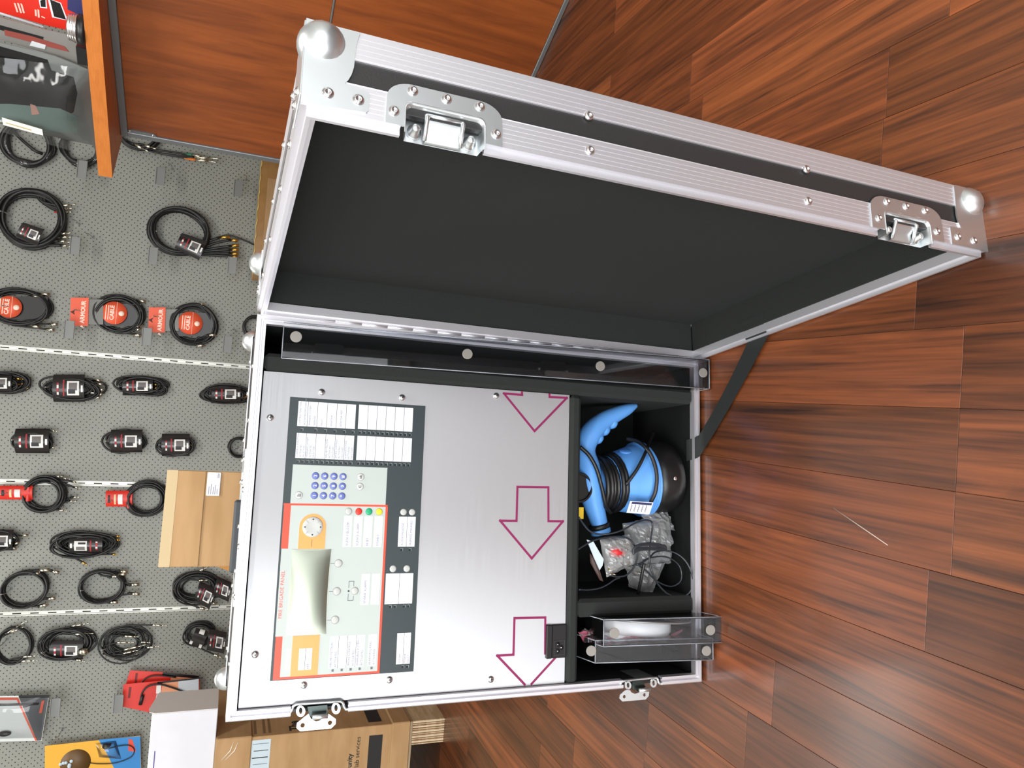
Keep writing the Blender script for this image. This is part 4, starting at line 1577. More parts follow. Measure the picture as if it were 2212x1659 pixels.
# round ceiling sensor with perforated metal disc, standing on edge behind the clear covers
dc = a4(715, 800, 0.050)
dax = np.array((-0.985, -0.06, 0.06))
dax /= np.linalg.norm(dax)
dx_ = np.cross((0, 1, 0), dax)
dx_ /= np.linalg.norm(dx_)
MD_ = frame(dc, dx_, np.cross(dax, dx_), dax)
sens = thing('round_sensor', 'round white sensor head on a flat metal disc, standing on edge behind the clear covers', 'sensor', dc - np.array((0, 0, 0.105)))
g = G()
g.lathe([(0.0, -0.0012), (0.100, -0.0012), (0.1015, 0.0), (0.100, 0.0016), (0.0, 0.0018)], 48, MD_)
dsc = obj('disc_plate', g, mat('grey_disc', (150, 150, 152), 0.35, 0.5), sens)
g = G()
for a in (0.4, 1.5, 2.7, 3.9, 5.2):
    g.lathe([(0.016, -0.0016), (0.016, -0.0011), (0, -0.0011)], 18, MD_ @ Matrix.Translation((0.068 * math.cos(a), 0.068 * math.sin(a), 0)))
obj('disc_hole', g, LEDM, dsc)
g = G()
g.lathe([(0.0, 0.0015), (0.062, 0.0015), (0.066, 0.004), (0.066, 0.020), (0.062, 0.026), (0.054, 0.028), (0.0, 0.029)], 48, MD_)
obj('sensor_head', g, mat('white_plastic', (236, 235, 232), 0.4), sens)
g = G()
g.box((-0.019, -0.012, -0.013), (0.019, 0.012, -0.001), 0.002, MD_)
obj('cable_clamp', g, mat('smoky_clip', (128, 124, 118), 0.35), sens)
g = G()
g.tube(spline([a4(700, 758, 0.075), a4(722, 715, 0.06), a4(745, 670, 0.045), a4(765, 580, 0.03), a4(785, 480, 0.02), a4(800, 405, 0.016)]), 0.0027, 8)
obj('lead', g, BLACK, sens)
g = G()
rows = []
rg_ = np.random.RandomState(11)
Pq = [a4(330, 900, 0.010), a4(930, 960, 0.006), a4(915, 1015, 0.000), a4(340, 985, 0.010)]
for i in range(14):
    row = []
    for j in range(8):
        u, v = i / 13, j / 7
        p = (Pq[0] * (1 - u) + Pq[1] * u) * (1 - v) + (Pq[3] * (1 - u) + Pq[2] * u) * v
        row.append(p + np.array((rg_.uniform(-0.003, 0.003), 0.012 * math.sin(6 * u + 4 * v), 0.003 * math.sin(9 * u))))
    rows.append(row)
g.grid(rows, True)
Pq = [a4(920, 975, 0.006), a4(1088, 893, 0.010), a4(1085, 912, 0.010), a4(920, 1015, 0.002)]
g.grid([[Pq[0] * (1 - u) + Pq[1] * u, Pq[3] * (1 - u) + Pq[2] * u] for u in (0, 0.3, 0.6, 1)], True)
tag(obj('pink_film', g, clear('pink_film', (238, 170, 185), 0.15, 0.15, 0.55, (214, 112, 138))), 'crumpled pink plastic film under the white sensor behind the clear covers', 'film', None)


EDGE = clear('acrylic_edge', (225, 230, 238), 0.3, 0.05, 0.35, (220, 226, 236))
# clear acrylic channels: three thin walls each, with round magnets
def channel(name, label, A, B, wid, dep, mags, th=0.0026, group=None, ends=True):
    """A, B: top and bottom of the front face centre line; wid: half width vector; dep: depth vector into the case"""
    A, B, wid, dep = (np.array(x, float) for x in (A, B, wid, dep))
    root = thing(name, label, 'cover', (min(A[0], B[0]), (A[1] + B[1]) / 2, min(A[2], B[2])), group)
    w = wid / np.linalg.norm(wid)
    dn = dep / np.linalg.norm(dep)
    ln = B - A

    def slab(P, e1_, e2_, e3_, name_):
        g = G()
        v = [P + a * e1_ + b2 * e2_ + c2 * e3_ for a in (0, 1) for b2 in (0, 1) for c2 in (0, 1)]
        g.add(v, [(0, 1, 3, 2), (4, 6, 7, 5), (0, 4, 5, 1), (2, 3, 7, 6), (0, 2, 6, 4), (1, 5, 7, 3)])
        return obj(name_, g, ACR, root)
    f = slab(A - wid, 2 * wid, ln, dn * th, 'front_wall')
    slab(A - wid + dn * th, w * th, ln, dep, 'side_wall')
    slab(A + wid - w * th + dn * th, w * th, ln, dep, 'side_wall')
    if ends:
        slab(A - wid + w * th + dn * th, 2 * (wid - w * th), ln / np.linalg.norm(ln) * th, dep * 0.9, 'end_wall')
        slab(B - wid + w * th + dn * th - ln / np.linalg.norm(ln) * th, 2 * (wid - w * th), ln / np.linalg.norm(ln) * th, dep * 0.9, 'end_wall')
    g = G()
    cr = [A - wid, A + wid, B + wid, B - wid]
    for i in range(4):
        p, q = cr[i], cr[(i + 1) % 4]
        g.tube([p, (p + q) / 2, q], th * 0.34, 6)
    for p in cr:
        g.tube([p + dn * th * 0.5, p + dep], th * 0.3, 6)
    obj('polished_edge', g, EDGE, root)
    for t, s_ in mags:
        p = A + ln * t + wid * s_ - dn * 0.0002
        x = ln / np.linalg.norm(ln)
        mm = frame(p, x, np.cross(-dn, x), -dn)
        g = G()
        g.lathe([(0.0084, -0.0005), (0.0084, 0.0012), (0.0080, 0.0015), (0.0, 0.0015)], 24, mm, False)
        obj('magnet', g, MAG, root)
    return root


# long cover leaning in the right-hand slot: upper end inside, lower end outside over the rim
tA, tB = onY(611, 735, 0.004), onY(1532, 808, -0.030)
wv = (onY(611, 697, 0.004) - onY(611, 776, 0.004)) / 2
wv[2] = 0
channel('long_cover', 'long narrow clear acrylic channel with metal magnets leaning in the right slot of the case', tA, tB, (abs(wv[0]) * 0.98, 0, 0), (0.0, 0.045, 0.0), [(0.025, 0.25), (0.385, 0.05), (0.705, -0.05), (0.982, 0.05)])
# two short covers sticking out of the lower left compartment
tA, tB = onY(1304, 1368, -0.030), onY(1560, 1360, -0.050)
channel('short_cover', 'upper of two short clear acrylic covers with magnets sticking out of the lower compartment', tA, tB, (0.0210, 0, 0), (-0.004, 0.16, 0.012), [(0.085, 0.0), (0.895, 0.0)], group='short clear covers')
tA, tB = onY(1286, 1408, -0.016), onY(1540, 1402, -0.036)
channel('short_cover', 'lower of two short clear acrylic covers with magnets, nearest the left latch side', tA, tB, (0.0175, 0, 0), (-0.004, 0.15, 0.012), [(-0.035, 0.1), (0.94, -0.15)], group='short clear covers')

# ------------------------------------------------------------------ display counter on the right
A_ = onfloor(1230, 0)
B_ = onfloor(1150, 180)
CDIR = (B_ - A_) / np.linalg.norm(B_ - A_)    # along the counter front, away from the camera
CN = np.array([CDIR[1], -CDIR[0], 0.0])
if CN @ (CAM - A_) < 0:
    CN = -CN                                  # out of the front panel
cc = CN @ A_
pe = hit(277, 290, CN, cc)                    # far upper corner of the front panel
CTOP = float(pe[2])
L0 = -0.75                                    # front end, out of the picture
L1 = float((pe - A_) @ CDIR)
MC = frame(A_ * [1, 1, 0], -CDIR, (0, 0, 1), CN)      # x towards the camera, y up, z out of the panel
GTRIM = mat('grey_trim', (126, 130, 132), 0.4, 0.5)
seamz = float(hit(713, 55, CN, cc)[2])
ctr = thing('display_counter', 'orange wood panelled display counter with grey metal edging on the right', 'counter', A_ + CDIR * L1 * 0.5 - CN * 0.2 + np.array((0, 0, 0)))
ctr.location.z = FZ
BASE[ctr.name] = ctr.location.copy()
for z0, z1 in ((FZ + 0.014, seamz - 0.003), (seamz + 0.003, CTOP)):
    g = G()
    g.box((-L1 + 0.012, z0, -0.02), (-L0, z1, 0.0), 0.001, MC)
    obj('wood_panel', g, PANELW, ctr)
g = G()
g.box((-L1 + 0.002, FZ + 0.001, -0.45), (-L0, CTOP, -0.021), 0.001, MC)
obj('carcass', g, PANELW, ctr)
for lo, hi in (((-L1 - 0.006, FZ, -0.022), (-L1 + 0.012, CTOP + 0.002, 0.006)), ((-L1 - 0.006, CTOP, -0.03), (-L0, CTOP + 0.020, 0.006)), ((-L1 + 0.0125, FZ + 0.0005, -0.018), (-L0, FZ + 0.0138, 0.004)), ((-L1 + 0.0125, seamz - 0.0028, -0.02), (-L0, seamz + 0.0028, 0.002))):
    g = G()
    g.box(lo, hi, 0.0015, MC)
    obj('edge_trim', g, GTRIM, ctr)
g = G()
g.prism([(-L1 + 0.0125, CTOP - 0.012), (-L1 + 0.0125, CTOP - 0.0008), (-L1 + 0.020, CTOP - 0.0008), (-L1 + 0.024, CTOP - 0.012), (-L1 + 0.022, CTOP - 0.075), (-L1 + 0.0125, CTOP - 0.082)], 0.0003, 0.005, MC)
br = obj('corner_bracket', g, GTRIM, ctr)
for x, z in ((0.017, 0.006), (0.0165, 0.070)):
    g = G()
    g.lathe([(0.004, 0.004), (0.004, 0.0055), (0, 0.0065)], 12, MC @ Matrix.Translation((-L1 + x, CTOP - z, 0)))
    obj('screw', g, RIVET, br)
# wooden top board with front overhang
BZ = CTOP + 0.020
f1, f0 = hit(243, 384, (0, 0, 1), BZ), hit(213, 0, (0, 0, 1), BZ)
fd = (f0 - f1) / np.linalg.norm(f0 - f1)
bth = float(hit(213, 384, (-fd[1], fd[0], 0), np.array((-fd[1], fd[0], 0)) @ f1)[2]) - BZ
far = pe + CDIR * 0.03 + CN * 0.0
fr = f1 + fd * 1.35
pts2 = [f1, fr, fr - CN * 0.75, far - CN * 0.45, far]
g = G()
g.prism([(float(p[0]), float(p[1])) for p in pts2], BZ + 0.0002, BZ + bth)
tag(obj('counter_top', g, BOARDW), 'thick orange wood top board overhanging the display counter', 'shelf board')
TOPZ = BZ + bth

# packs standing on the board: frame along the board front edge
fdn = np.array([fd[1], -fd[0], 0])
if fdn @ (CAM - f1) < 0:
    fdn = -fdn


def onpack(u, v, back):                       # plane parallel to the board front, `back` behind it: (x along, z up)
    h = hit(u, v, fdn, fdn @ f1 - back)
    return float((h - f1) @ fd), max(float(h[2]), TOPZ + 0.0004) - float(f1[2])


def MPk(back):
    return frame(f1 - fdn * back, fd, (0, 0, 1), fdn)


# slanted face helper: a flat card through three measured corners
def card3(name, parent, mat_, px, back, th=0.002, lift=0.0):
    P_ = [onpack(u, v, back) for u, v in px]
    g = G()
    g.prism(P_, lift, lift + th, MPk(back))
    return obj(name, g, mat_, parent)


GREYC = mat('grey_card', (120, 124, 122), 0.35)
BLKC = mat('black_card', (26, 27, 28), 0.22)
REDC = mat('red_card', (214, 44, 30), 0.4)
NAVY = mat('navy_card', (46, 52, 100), 0.45)
pb = 0.05
px_ = onpack(185, 250, pb)
pack1 = thing('clamshell_pack', 'grey and black clamshell pack in clear plastic, nearest the counter end', 'package', f1 + fd * px_[0] - fdn * pb + np.array((0, 0, TOPZ - f1[2])))
card3('backing_card', pack1, GREYC, [(-60, 118), (0, 90), (120, 120), (190, 148), (222, 152), (250, 345), (200, 312), (90, 288), (-60, 250)], pb, 0.004)
card3('dark_print', pack1, BLKC, [(-60, 125), (0, 98), (103, 127), (112, 150), (160, 165), (168, 200), (160, 240), (122, 262), (60, 262), (-60, 235)], pb, 0.0008, 0.0042)
card3('pale_print', pack1, mat('teal_card', (112, 132, 126), 0.3), [(-60, 222), (20, 222), (130, 232), (170, 250), (168, 285), (95, 282), (-60, 245)], pb, 0.0006, 0.0046)
card3('red_print', pack1, mat('salmon_print', (200, 150, 136), 0.4), [(66, 222), (78, 226), (86, 244), (70, 246)], pb, 0.0005, 0.0053)
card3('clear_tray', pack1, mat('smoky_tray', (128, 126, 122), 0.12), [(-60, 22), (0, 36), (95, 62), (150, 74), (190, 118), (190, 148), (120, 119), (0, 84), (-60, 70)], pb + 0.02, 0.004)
card3('tray_reflection', pack1, BLKC, [(-60, 38), (0, 52), (95, 78), (92, 88), (0, 62), (-60, 48)], pb + 0.02, 0.0006, 0.0046)  # dark, red and pale reflections in the tray plastic, painted on as thin strips
card3('tray_reflection', pack1, mat('dull_red_reflection', (142, 70, 62), 0.3), [(10, 62), (70, 76), (140, 98), (150, 110), (95, 96), (50, 84), (12, 74)], pb + 0.02, 0.0006, 0.0050)
card3('tray_reflection', pack1, mat('pale_grey_reflection', (206, 212, 214), 0.3), [(70, 86), (100, 95), (98, 104), (65, 96)], pb + 0.02, 0.0006, 0.0054)
g = G()                                       # blown clear plastic front
cor = [onpack(u, v, pb) for u, v in ((-60, 112), (225, 152), (252, 348), (-60, 262))]
rows = []
for i in range(15):
    row = []
    for j in range(15):
        u, v = i / 14, j / 14
        p = [(cor[0][k] * (1 - u) + cor[1][k] * u) * (1 - v) + (cor[3][k] * (1 - u) + cor[2][k] * u) * v for k in (0, 1)]
        row.append((p[0], p[1], 0.007 + 0.030 * min(1, 4 * min(u, 1 - u, v, 1 - v)) + 0.003 * math.sin(9 * u + 5 * v)))
    rows.append(row)
g.grid(rows, True, MPk(pb))
obj('clear_blister', g, FILM, pack1, recalc=False)
wl_ = card3('price_strip', pack1, mat('cream_label', (242, 240, 226), 0.5), [(12, 236), (98, 262), (100, 275), (15, 252)], pb, 0.001, 0.040)
card3('fine_print', wl_, mat('tan_print', (196, 176, 130), 0.5), [(20, 246), (75, 262), (76, 264.5), (21, 248.5)], pb, 0.0003, 0.0412)

pb2 = 0.11
px_ = onpack(150, 40, pb2)
pack2 = thing('red_box_pack', 'red packaged product with white line drawings, standing behind the clamshell pack', 'package', f1 + fd * px_[0] - fdn * pb2 + np.array((0, 0, TOPZ - f1[2])))
card3('red_front', pack2, REDC, [(-60, -60), (180, -60), (180, 76), (150, 66), (100, 55), (0, 26), (-60, 10)], pb2, 0.05, -0.05)
card3('white_edge', pack2, WHITE, [(0, 26), (94, 56), (93, 59), (-1, 30)], pb2, 0.0008, 0.0006)
card3('navy_panel', pack2, NAVY, [(146, -40), (180, -40), (180, 36), (146, 20)], pb2, 0.0008, 0.0004)
wb = card3('drawing_frame', pack2, WHITE, [(103, -4), (132, 6), (147, 44), (113, 37)], pb2, 0.0008, 0.0004)
card3('drawing_dark', wb, BLKC, [(108, -2), (130, 7), (143, 42), (117, 35)], pb2, 0.0005, 0.0012)
wb = card3('drawing_frame', pack2, WHITE, [(84, 0), (100, -6), (102, 18), (87, 16)], pb2, 0.0008, 0.0004)
card3('drawing_dark', wb, BLKC, [(87, 1), (98, -4), (99, 15), (89, 14)], pb2, 0.0005, 0.0012)
for q_ in ([(30, 6), (34, 7), (40, 26), (36, 26)], [(37, 6), (41, 7), (48, 28), (44, 28)], [(44, 7), (48, 8), (54, 28), (50, 28)], [(75, 20), (79, 21), (80, 35), (76, 34)], [(81, 20), (85, 21), (86, 38), (82, 37)], [(90, 34), (98, 38), (97, 40), (89, 36)]):
    card3('white_lettering', pack2, mat('pale_pink_print', (244, 196, 180), 0.5), q_, pb2, 0.0004, 0.0006)
px_ = onpack(160, 62, 0.02)
lens = thing('lens_unit', 'black and chrome ringed lens unit lying at the front of the counter top', 'lens', f1 + fd * px_[0] - fdn * 0.02 + np.array((0, 0, TOPZ - f1[2])))
q0, q1 = onpack(146, 62, 0.02), onpack(200, 76, 0.02)
rr = abs(onpack(160, 38, 0.02)[0] - onpack(160, 96, 0.02)[0]) / 2
ml = MPk(0.02) @ Matrix.Translation((q0[0], TOPZ - f1[2] + 0.0, 0)) @ Matrix.Rotation(-math.pi / 2, 4, 'X')
hgt = q0[1] + f1[2] - TOPZ
ml = frame(f1 + fd * q0[0] - fdn * 0.03 + np.array((0, 0, TOPZ - f1[2])), fd, fdn, (0, 0, 1))
g = G()
g.lathe([(rr * 0.95, 0.0), (rr * 1.02, 0.006), (rr * 1.02, hgt * 0.42), (rr * 0.9, hgt * 0.45)], 30, ml)
obj('barrel', g, BLACK, lens)
g = G()
pr_ = []
for k in range(4):
    z0 = hgt * (0.45 + 0.13 * k)
    pr_ += [(rr * (0.93 - 0.02 * k), z0), (rr * (0.98 - 0.03 * k), z0 + hgt * 0.03), (rr * (0.98 - 0.03 * k), z0 + hgt * 0.09), (rr * (0.92 - 0.02 * k), z0 + hgt * 0.12)]
pr_ += [(rr * 0.8, hgt), (0, hgt)]
g.lathe(pr_, 30, ml)
obj('chrome_rings', g, RIVET, lens)
e_ = onpack(190, 125, 0.03)
g = G()
p0, p1 = onpack(163, 100, 0.035), onpack(200, 146, 0.035)
g.box((p0[0], TOPZ - f1[2] + 0.0002, -0.02), (p1[0], p0[1], 0.0), 0.002, frame(f1 - fdn * 0.035, fd, (0, 0, 1), fdn))
tag(obj('accessory_box', g, BLKC), 'small black box beside the chrome lens unit on the counter top', 'box')

# ------------------------------------------------------------------ cartons
def wbox(name, parent, mat_, s0, s1, d0, d1, z0, z1, b=0.002):
    g = G()
    g.box((s0, d0, z0), (s1, d1, z1), b, mR)
    return obj(name, g, mat_, parent)


def S_D(p):
    p = np.asarray(p)
    return float((p - W0) @ WD), float((p - W0) @ WN)


def onplane(u, v, d):                         # plane parallel to the back wall, d in front of it: (s, z)
    h = onwall(u, v, d)
    return float(h[0]), float(h[1])


# left pallet block with the shipping carton and a white carton on top
ps, pd = S_D(onfloor(961, 1552))
pz = onplane(893, 1552, pd)[1]
pl_ = thing('pallet', 'plywood pallet bearer carrying the kraft shipping carton', 'pallet', room(ps - 0.05, pd - 0.2, FZ))
pw = ps - onplane(961, 1602, pd)[0]
NL = 24
PLYM = [mat('ply_pale', (206, 184, 148), 0.75, vary=((9, 9, 60), (186, 160, 122), 0.4, 0.6)), mat('ply_brown', (146, 112, 82), 0.75, vary=((9, 9, 60), (120, 88, 62), 0.4, 0.6)), mat('ply_cream', (222, 206, 176), 0.75)]
for i in range(NL):
    s0 = ps - pw + pw * i / NL
    wbox('ply', pl_, PLYM[(0, 1, 2, 0, 1)[i % 5]], s0 + 0.0002, s0 + pw / NL, pd - 0.47 + 0.001 * (i % 2), pd - 0.0006 * (i % 3), FZ, pz, 0.0003)
wbox('ply', pl_, PLY, ps - 0.85, ps - 0.74, pd - 0.47, pd, FZ, pz, 0.001)
wbox('deck_board', pl_, PLY, ps - 0.85, ps, pd - 0.47, pd, pz + 0.0002, pz + 0.010, 0.001)
kz0 = pz + 0.0105
kd = pd + 0.004
ks, kz1 = onplane(470, 1592, kd)
ks = onplane(700, 1578, kd)[0]
kz1 = onplane(467, 1590, kd)[1]
kc = thing('shipping_carton', 'large kraft shipping carton with black stripe, standing on the pallet at lower left', 'carton', room(ks - 0.35, kd - 0.22, kz0))
kw, kdep = 0.72, 0.42
band0, band1 = onplane(847, 1570, kd)[1], onplane(545, 1590, kd)[1]
wbox('sleeve', kc, KRAFT, ks - kw, ks, kd - kdep, kd, kz0 + 0.01, kz1 - 0.005)
wbox('bottom_cap', kc, KRAFT, ks - kw - 0.006, ks + 0.006, kd - kdep - 0.006, kd + 0.006, kz0, band0, 0.003)
wbox('top_cap', kc, KRAFT, ks - kw - 0.006, ks + 0.006, kd - kdep - 0.006, kd + 0.006, band1, kz1, 0.003)
MKF = frame(W0 + WN * kd, WD, (0, 0, 1), WN)                  # carton front
MKS = frame(W0 + WD * ks, -WN, (0, 0, 1), WD)                 # carton right side: x away from the camera
INK = mat('black_ink', (30, 28, 26), 0.7)
z0_, z1_ = onplane(826, 1600, kd)[1], onplane(797, 1600, kd)[1]
sx_ = onplane(810, 1588, kd)[0]
g = G()
g.box((sx_ - 0.5, z0_, 0.0001), (sx_, z1_, 0.0005), 0, MKF)
obj('black_stripe', g, INK, kc)
g = G()
g.box((-kd + 0.03, z0_, 0.0001), (-kd + 0.35, z1_, 0.0005), 0, MKS)
obj('black_stripe', g, INK, kc)
g = G()
tx1 = onplane(757, 1627, kd)
tx2 = onplane(775, 1590, kd)
text_into(g, 'unity', 0.0235, MKF, tx1[0] - 0.002, tx1[1], 0.0004, 'RIGHT', bold=0.0006)
text_into(g, 'lab services', 0.0225, MKF, tx2[0] - 0.002, tx2[1], 0.0004, 'RIGHT')
obj('lettering', g, INK, kc)
g = G()
tz = onplane(640, 1575, kd)[1]
text_into(g, 'The', 0.046, MKS, -kd + 0.02, tz, 0.0004, 'LEFT', bold=0.0015)
obj('lettering', g, INK, kc)
g = G()
for i, zz in enumerate((0.0, 0.028, 0.045)):
    zq = onplane(545, 1580, kd)[1] - 0.012 - zz
    g.box((-kd + 0.02, zq - 0.004, 0.0001), (-kd + 0.12 + 0.02 * i, zq + 0.004, 0.0004), 0, MKS)
obj('faded_print', g, mat('faded_ink', (120, 92, 60), 0.8), kc)
l0, l1 = onplane(540, 1600, kd), onplane(582, 1640, kd)
g = G()
g.box((l0[0] - 0.14, l1[1], 0.0002), (l0[0], l0[1], 0.0010), 0, MKF)
lab = obj('shipping_label', g, mat('pale_blue_label', (190, 206, 214), 0.5), kc)
g = G()
for i in range(6):
    x = l0[0] - 0.012 - 0.022 * i
    g.box((x - 0.0012 - 0.001 * (i % 3), l1[1] + 0.006, 0.0010), (x, l0[1] - 0.010 - 0.004 * (i % 2), 0.0013), 0, MKF)
obj('fine_print', g, TXTD, lab)
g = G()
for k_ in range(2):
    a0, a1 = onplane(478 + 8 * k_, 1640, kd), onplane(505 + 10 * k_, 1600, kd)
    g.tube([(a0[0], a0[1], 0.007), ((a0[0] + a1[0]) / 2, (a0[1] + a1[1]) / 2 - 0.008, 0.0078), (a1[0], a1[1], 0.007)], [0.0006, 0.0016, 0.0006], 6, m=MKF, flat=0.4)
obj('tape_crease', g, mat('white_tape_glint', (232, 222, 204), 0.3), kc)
wd_ = kd - 0.01
ws = onplane(400, 1537, wd_)[0]
wz1 = onplane(319, 1540, wd_)[1]
wc = thing('white_carton', 'white cardboard carton standing on top of the kraft shipping carton', 'carton', room(ws - 0.2, wd_ - 0.1, kz1))
wbox('carton_body', wc, mat('white_card', (226, 226, 230), 0.55, vary=((3, 3, 3), (214, 214, 220), 0.4, 0.6)), ws - 0.42, ws, wd_ - 0.165, wd_, kz1 + 0.0005, wz1 - 0.012, 0.002)
g = G()
yy0, yy1 = -wd_, -wd_ + 0.165
g.prism([(yy0 - 0.0005, kz1 + 0.001), (yy1, kz1 + 0.001), (yy1, wz1 - 0.02), (yy0 + 0.04, wz1 - 0.001), (yy0 + 0.012, wz1 - 0.004), (yy0 - 0.0005, wz1 - 0.02)], 0.0002, 0.0020, frame(W0 + WD * ws, -WN, (0, 0, 1), WD))
obj('side_flap', g, mat('white_card_shaded', (218, 214, 210), 0.7), wc)  # same white card as the front; its shade is put into the colour
m_ = frame(W0 + WN * wd_, WD, (0, 0, 1), WN)
b0, b1_ = onplane(318, 1624, wd_), onplane(330, 1655, wd_)
g = G()
g.box((b0[0] - 0.07, b1_[1] - 0.004, 0.0002), (b0[0], b0[1] - 0.02, 0.0007), 0, m_)
obj('purple_print', g, mat('violet_print', (88, 80, 140), 0.5), wc)

# kraft carton standing behind the case
bd_ = S_D((-0.3, 0.75, 0))[1]
q = [onplane(u, v, bd_) for u, v in ((360, 1016), (345, 1215), (515, 1018), (503, 1216))]
s0, s1 = (q[1][0] + q[3][0]) / 2, (q[0][0] + q[2][0]) / 2
bz = (q[0][1] + q[1][1]) / 2
cb = thing('tall_carton', 'tall plain kraft carton with white label, standing behind the flight case', 'carton', room((s0 + s1) / 2, bd_ - 0.12, FZ))
MKB = frame(W0 + WN * bd_ + WD * s1, WD, (0, 0, 1), WN) @ Matrix.Rotation(math.radians(10), 4, 'Y') @ Matrix.Translation((-s1, 0, 0))
s0 = s1 - (s1 - s0) * 1.02
g = G()
g.box((s0, FZ + 0.0005, -0.22), (s1, bz - 0.001, 0.0), 0.002, MKB)
obj('carton_body', g, KRAFT, cb)
fz = onplane(440, 1100, bd_)[1]
g = G()
g.box((s0 + 0.001, fz + 0.001, 0.0002), (s1 - 0.001, bz - 0.001, 0.0035), 0.001, MKB)
obj('top_flap', g, KRAFT, cb)
g = G()
g.box((s0 + 0.0008, bz - 0.024, 0.0036), (s1 - 0.0008, bz - 0.0008, 0.0041), 0, MKB)
obj('paper_tape', g, mat('pale_tape', (190, 168, 128), 0.6), cb)
l0, l1 = onplane(449, 1020, bd_), onplane(474, 1071, bd_)
g = G()
g.box((l1[0], l1[1], 0.0002), (l0[0], l0[1], 0.0042), 0.001, MKB)
lab = obj('white_label', g, WHITE, cb)
g = G()
for x0, x1, zf in ((0.06, 0.40, 0.82), (0.06, 0.5, 0.66), (0.06, 0.38, 0.5), (0.06, 0.46, 0.36), (0.06, 0.3, 0.2), (0.75, 0.95, 0.22), (0.75, 0.95, 0.14)):
    w_, h_ = l0[0] - l1[0], l0[1] - l1[1]
    g.box((l1[0] + w_ * x0, l1[1] + h_ * (zf - 0.02), 0.0042), (l1[0] + w_ * x1, l1[1] + h_ * (zf + 0.02), 0.0045), 0, MKB)
obj('fine_print', g, TXT, lab)
p0, p1 = onplane(455, 1217, bd_ - 0.1), onplane(500, 1240, bd_ - 0.1)
g = G()
g.prism([(s0 + 0.002, p0[1] + 0.004), (s0 - 0.022, p1[1] - 0.01), (s0 - 0.026, p1[1] - 0.05), (s0 + 0.002, p0[1] - 0.04)], -0.1, -0.096, MKB)
obj('side_flap', g, mat('amber_kraft', (190, 134, 62), 0.7), cb)

# taped kraft carton by the wall, behind the open lid
cd_ = 0.22
q = [onplane(u, v, cd_) for u, v in ((562, 356), (547, 592))]
cc_ = thing('taped_carton', 'kraft carton sealed with shiny brown tape, standing by the wall behind the open lid', 'carton', room(q[1][0] + 0.2, cd_ - 0.1, FZ))
g = G()
bz2 = (q[0][1] + q[1][1]) / 2
wbox('carton_body', cc_, KRAFT, q[1][0], q[0][0] + 0.16, cd_ - 0.19, cd_, FZ + 0.0005, bz2, 0.003)
MKC = frame(W0 + WN * cd_, WD, (0, 0, 1), WN)
g = G()
g.box((q[1][0] + 0.001, bz2 - 0.03, 0.0001), (q[0][0] + 0.159, bz2 - 0.001, 0.0009), 0, MKC)
obj('packing_tape', g, KRAFTD, cc_)
g = G()
g.box((q[0][0] - 0.05, FZ + 0.02, 0.0001), (q[0][0] + 0.05, bz2 - 0.031, 0.0009), 0, MKC)
g.box((q[1][0] + 0.001, FZ + 0.02, 0.0001), (q[1][0] + 0.03, bz2 - 0.031, 0.0009), 0, MKC)
obj('packing_tape', g, KRAFTD, cc_)
g = G()
pts = [(q[1][0] + (q[0][0] + 0.15 - q[1][0]) * i / 30, bz2 - 0.001 + 0.0025 * math.sin(i * 2.1), 0.0015) for i in range(31)]
g.tube(pts, [0.0012 + 0.001 * (i % 3) for i in range(31)], 6, m=MKC)
obj('tape_crinkle', g, mat('glossy_tape', (206, 180, 110), 0.15), cc_)

# ------------------------------------------------------------------ goods hanging on the perforated wall
HOOKM = mat('steel_hook', (190, 192, 190), 0.3, 0.9)
TAGM = mat('grey_price_holder', (124, 126, 124), 0.4)
CARDK = mat('black_sleeve', (36, 33, 33), 0.22)
PHOTO = mat('white_picture', (232, 232, 228), 0.4)
SMUDGE = mat('grey_picture', (104, 100, 98), 0.5)
DARKP = mat('dark_picture', (36, 34, 40), 0.5)
REDT = mat('red_marking', (170, 36, 44), 0.5)
ORT = mat('orange_tag', (232, 92, 58), 0.5)
CREAM = mat('cream_lettering', (250, 226, 206), 0.5)


def hook(u, v, item, length=0.085):
    """single peg hook whose tip shows at pixel (u, v)"""
    tip = onwall(u, v, length)
    x, y = tip[0], tip[1]
    root = thing('peg_hook', ('steel peg hook holding the ' + item) if not item.startswith('empty') else item, 'hook', np.array(MW @ Vector((x, y - 0.02, 0.0))), 'peg hooks on the wall')
    g = G()
    g.tube(spline([(x, y - 0.012, 0.0005), (x, y - 0.012, length * 0.7), (x, y - 0.009, length * 0.92), (x, y, length)], 4), 0.0020, 6, m=MW)
    obj('rod', g, HOOKM, root)
    g = G()
    g.sphere((x, y, length), 0.0032, 8, MW)
    obj('tip', g, HOOKM, root)
    g = G()
    g.box((x - 0.004, y - 0.018, 0.0004), (x + 0.004, y - 0.006, 0.0020), 0.0006, MW)
    obj('base_plate', g, TAGM, root)
    return root


def price_tag(u, v, where):
    """scanner arm with an empty plastic price holder"""
    L_ = 0.115
    c = onwall(u, v, L_)
    root = thing('price_tag_hook', where, 'price holder', np.array(MW @ Vector((c[0], c[1] - 0.02, 0.0))), 'price holders on the wall')
    g = G()
    g.tube([(c[0], c[1] + 0.018, 0.0005), (c[0], c[1] + 0.018, L_)], 0.0018, 6, m=MW)
    obj('rod', g, HOOKM, root)
    g = G()
    g.box((c[0] - 0.036, c[1] - 0.017, L_), (c[0] + 0.036, c[1] + 0.019, L_ + 0.002), 0.0006, MW)
    g.box((c[0] - 0.036, c[1] + 0.016, L_ + 0.002), (c[0] + 0.036, c[1] + 0.019, L_ + 0.006), 0.0006, MW)
    g.box((c[0] - 0.036, c[1] - 0.017, L_ + 0.002), (c[0] + 0.036, c[1] - 0.014, L_ + 0.006), 0.0006, MW)
    obj('holder', g, TAGM, root)


def px3(u, v, off):
    return onwall(u, v, off)


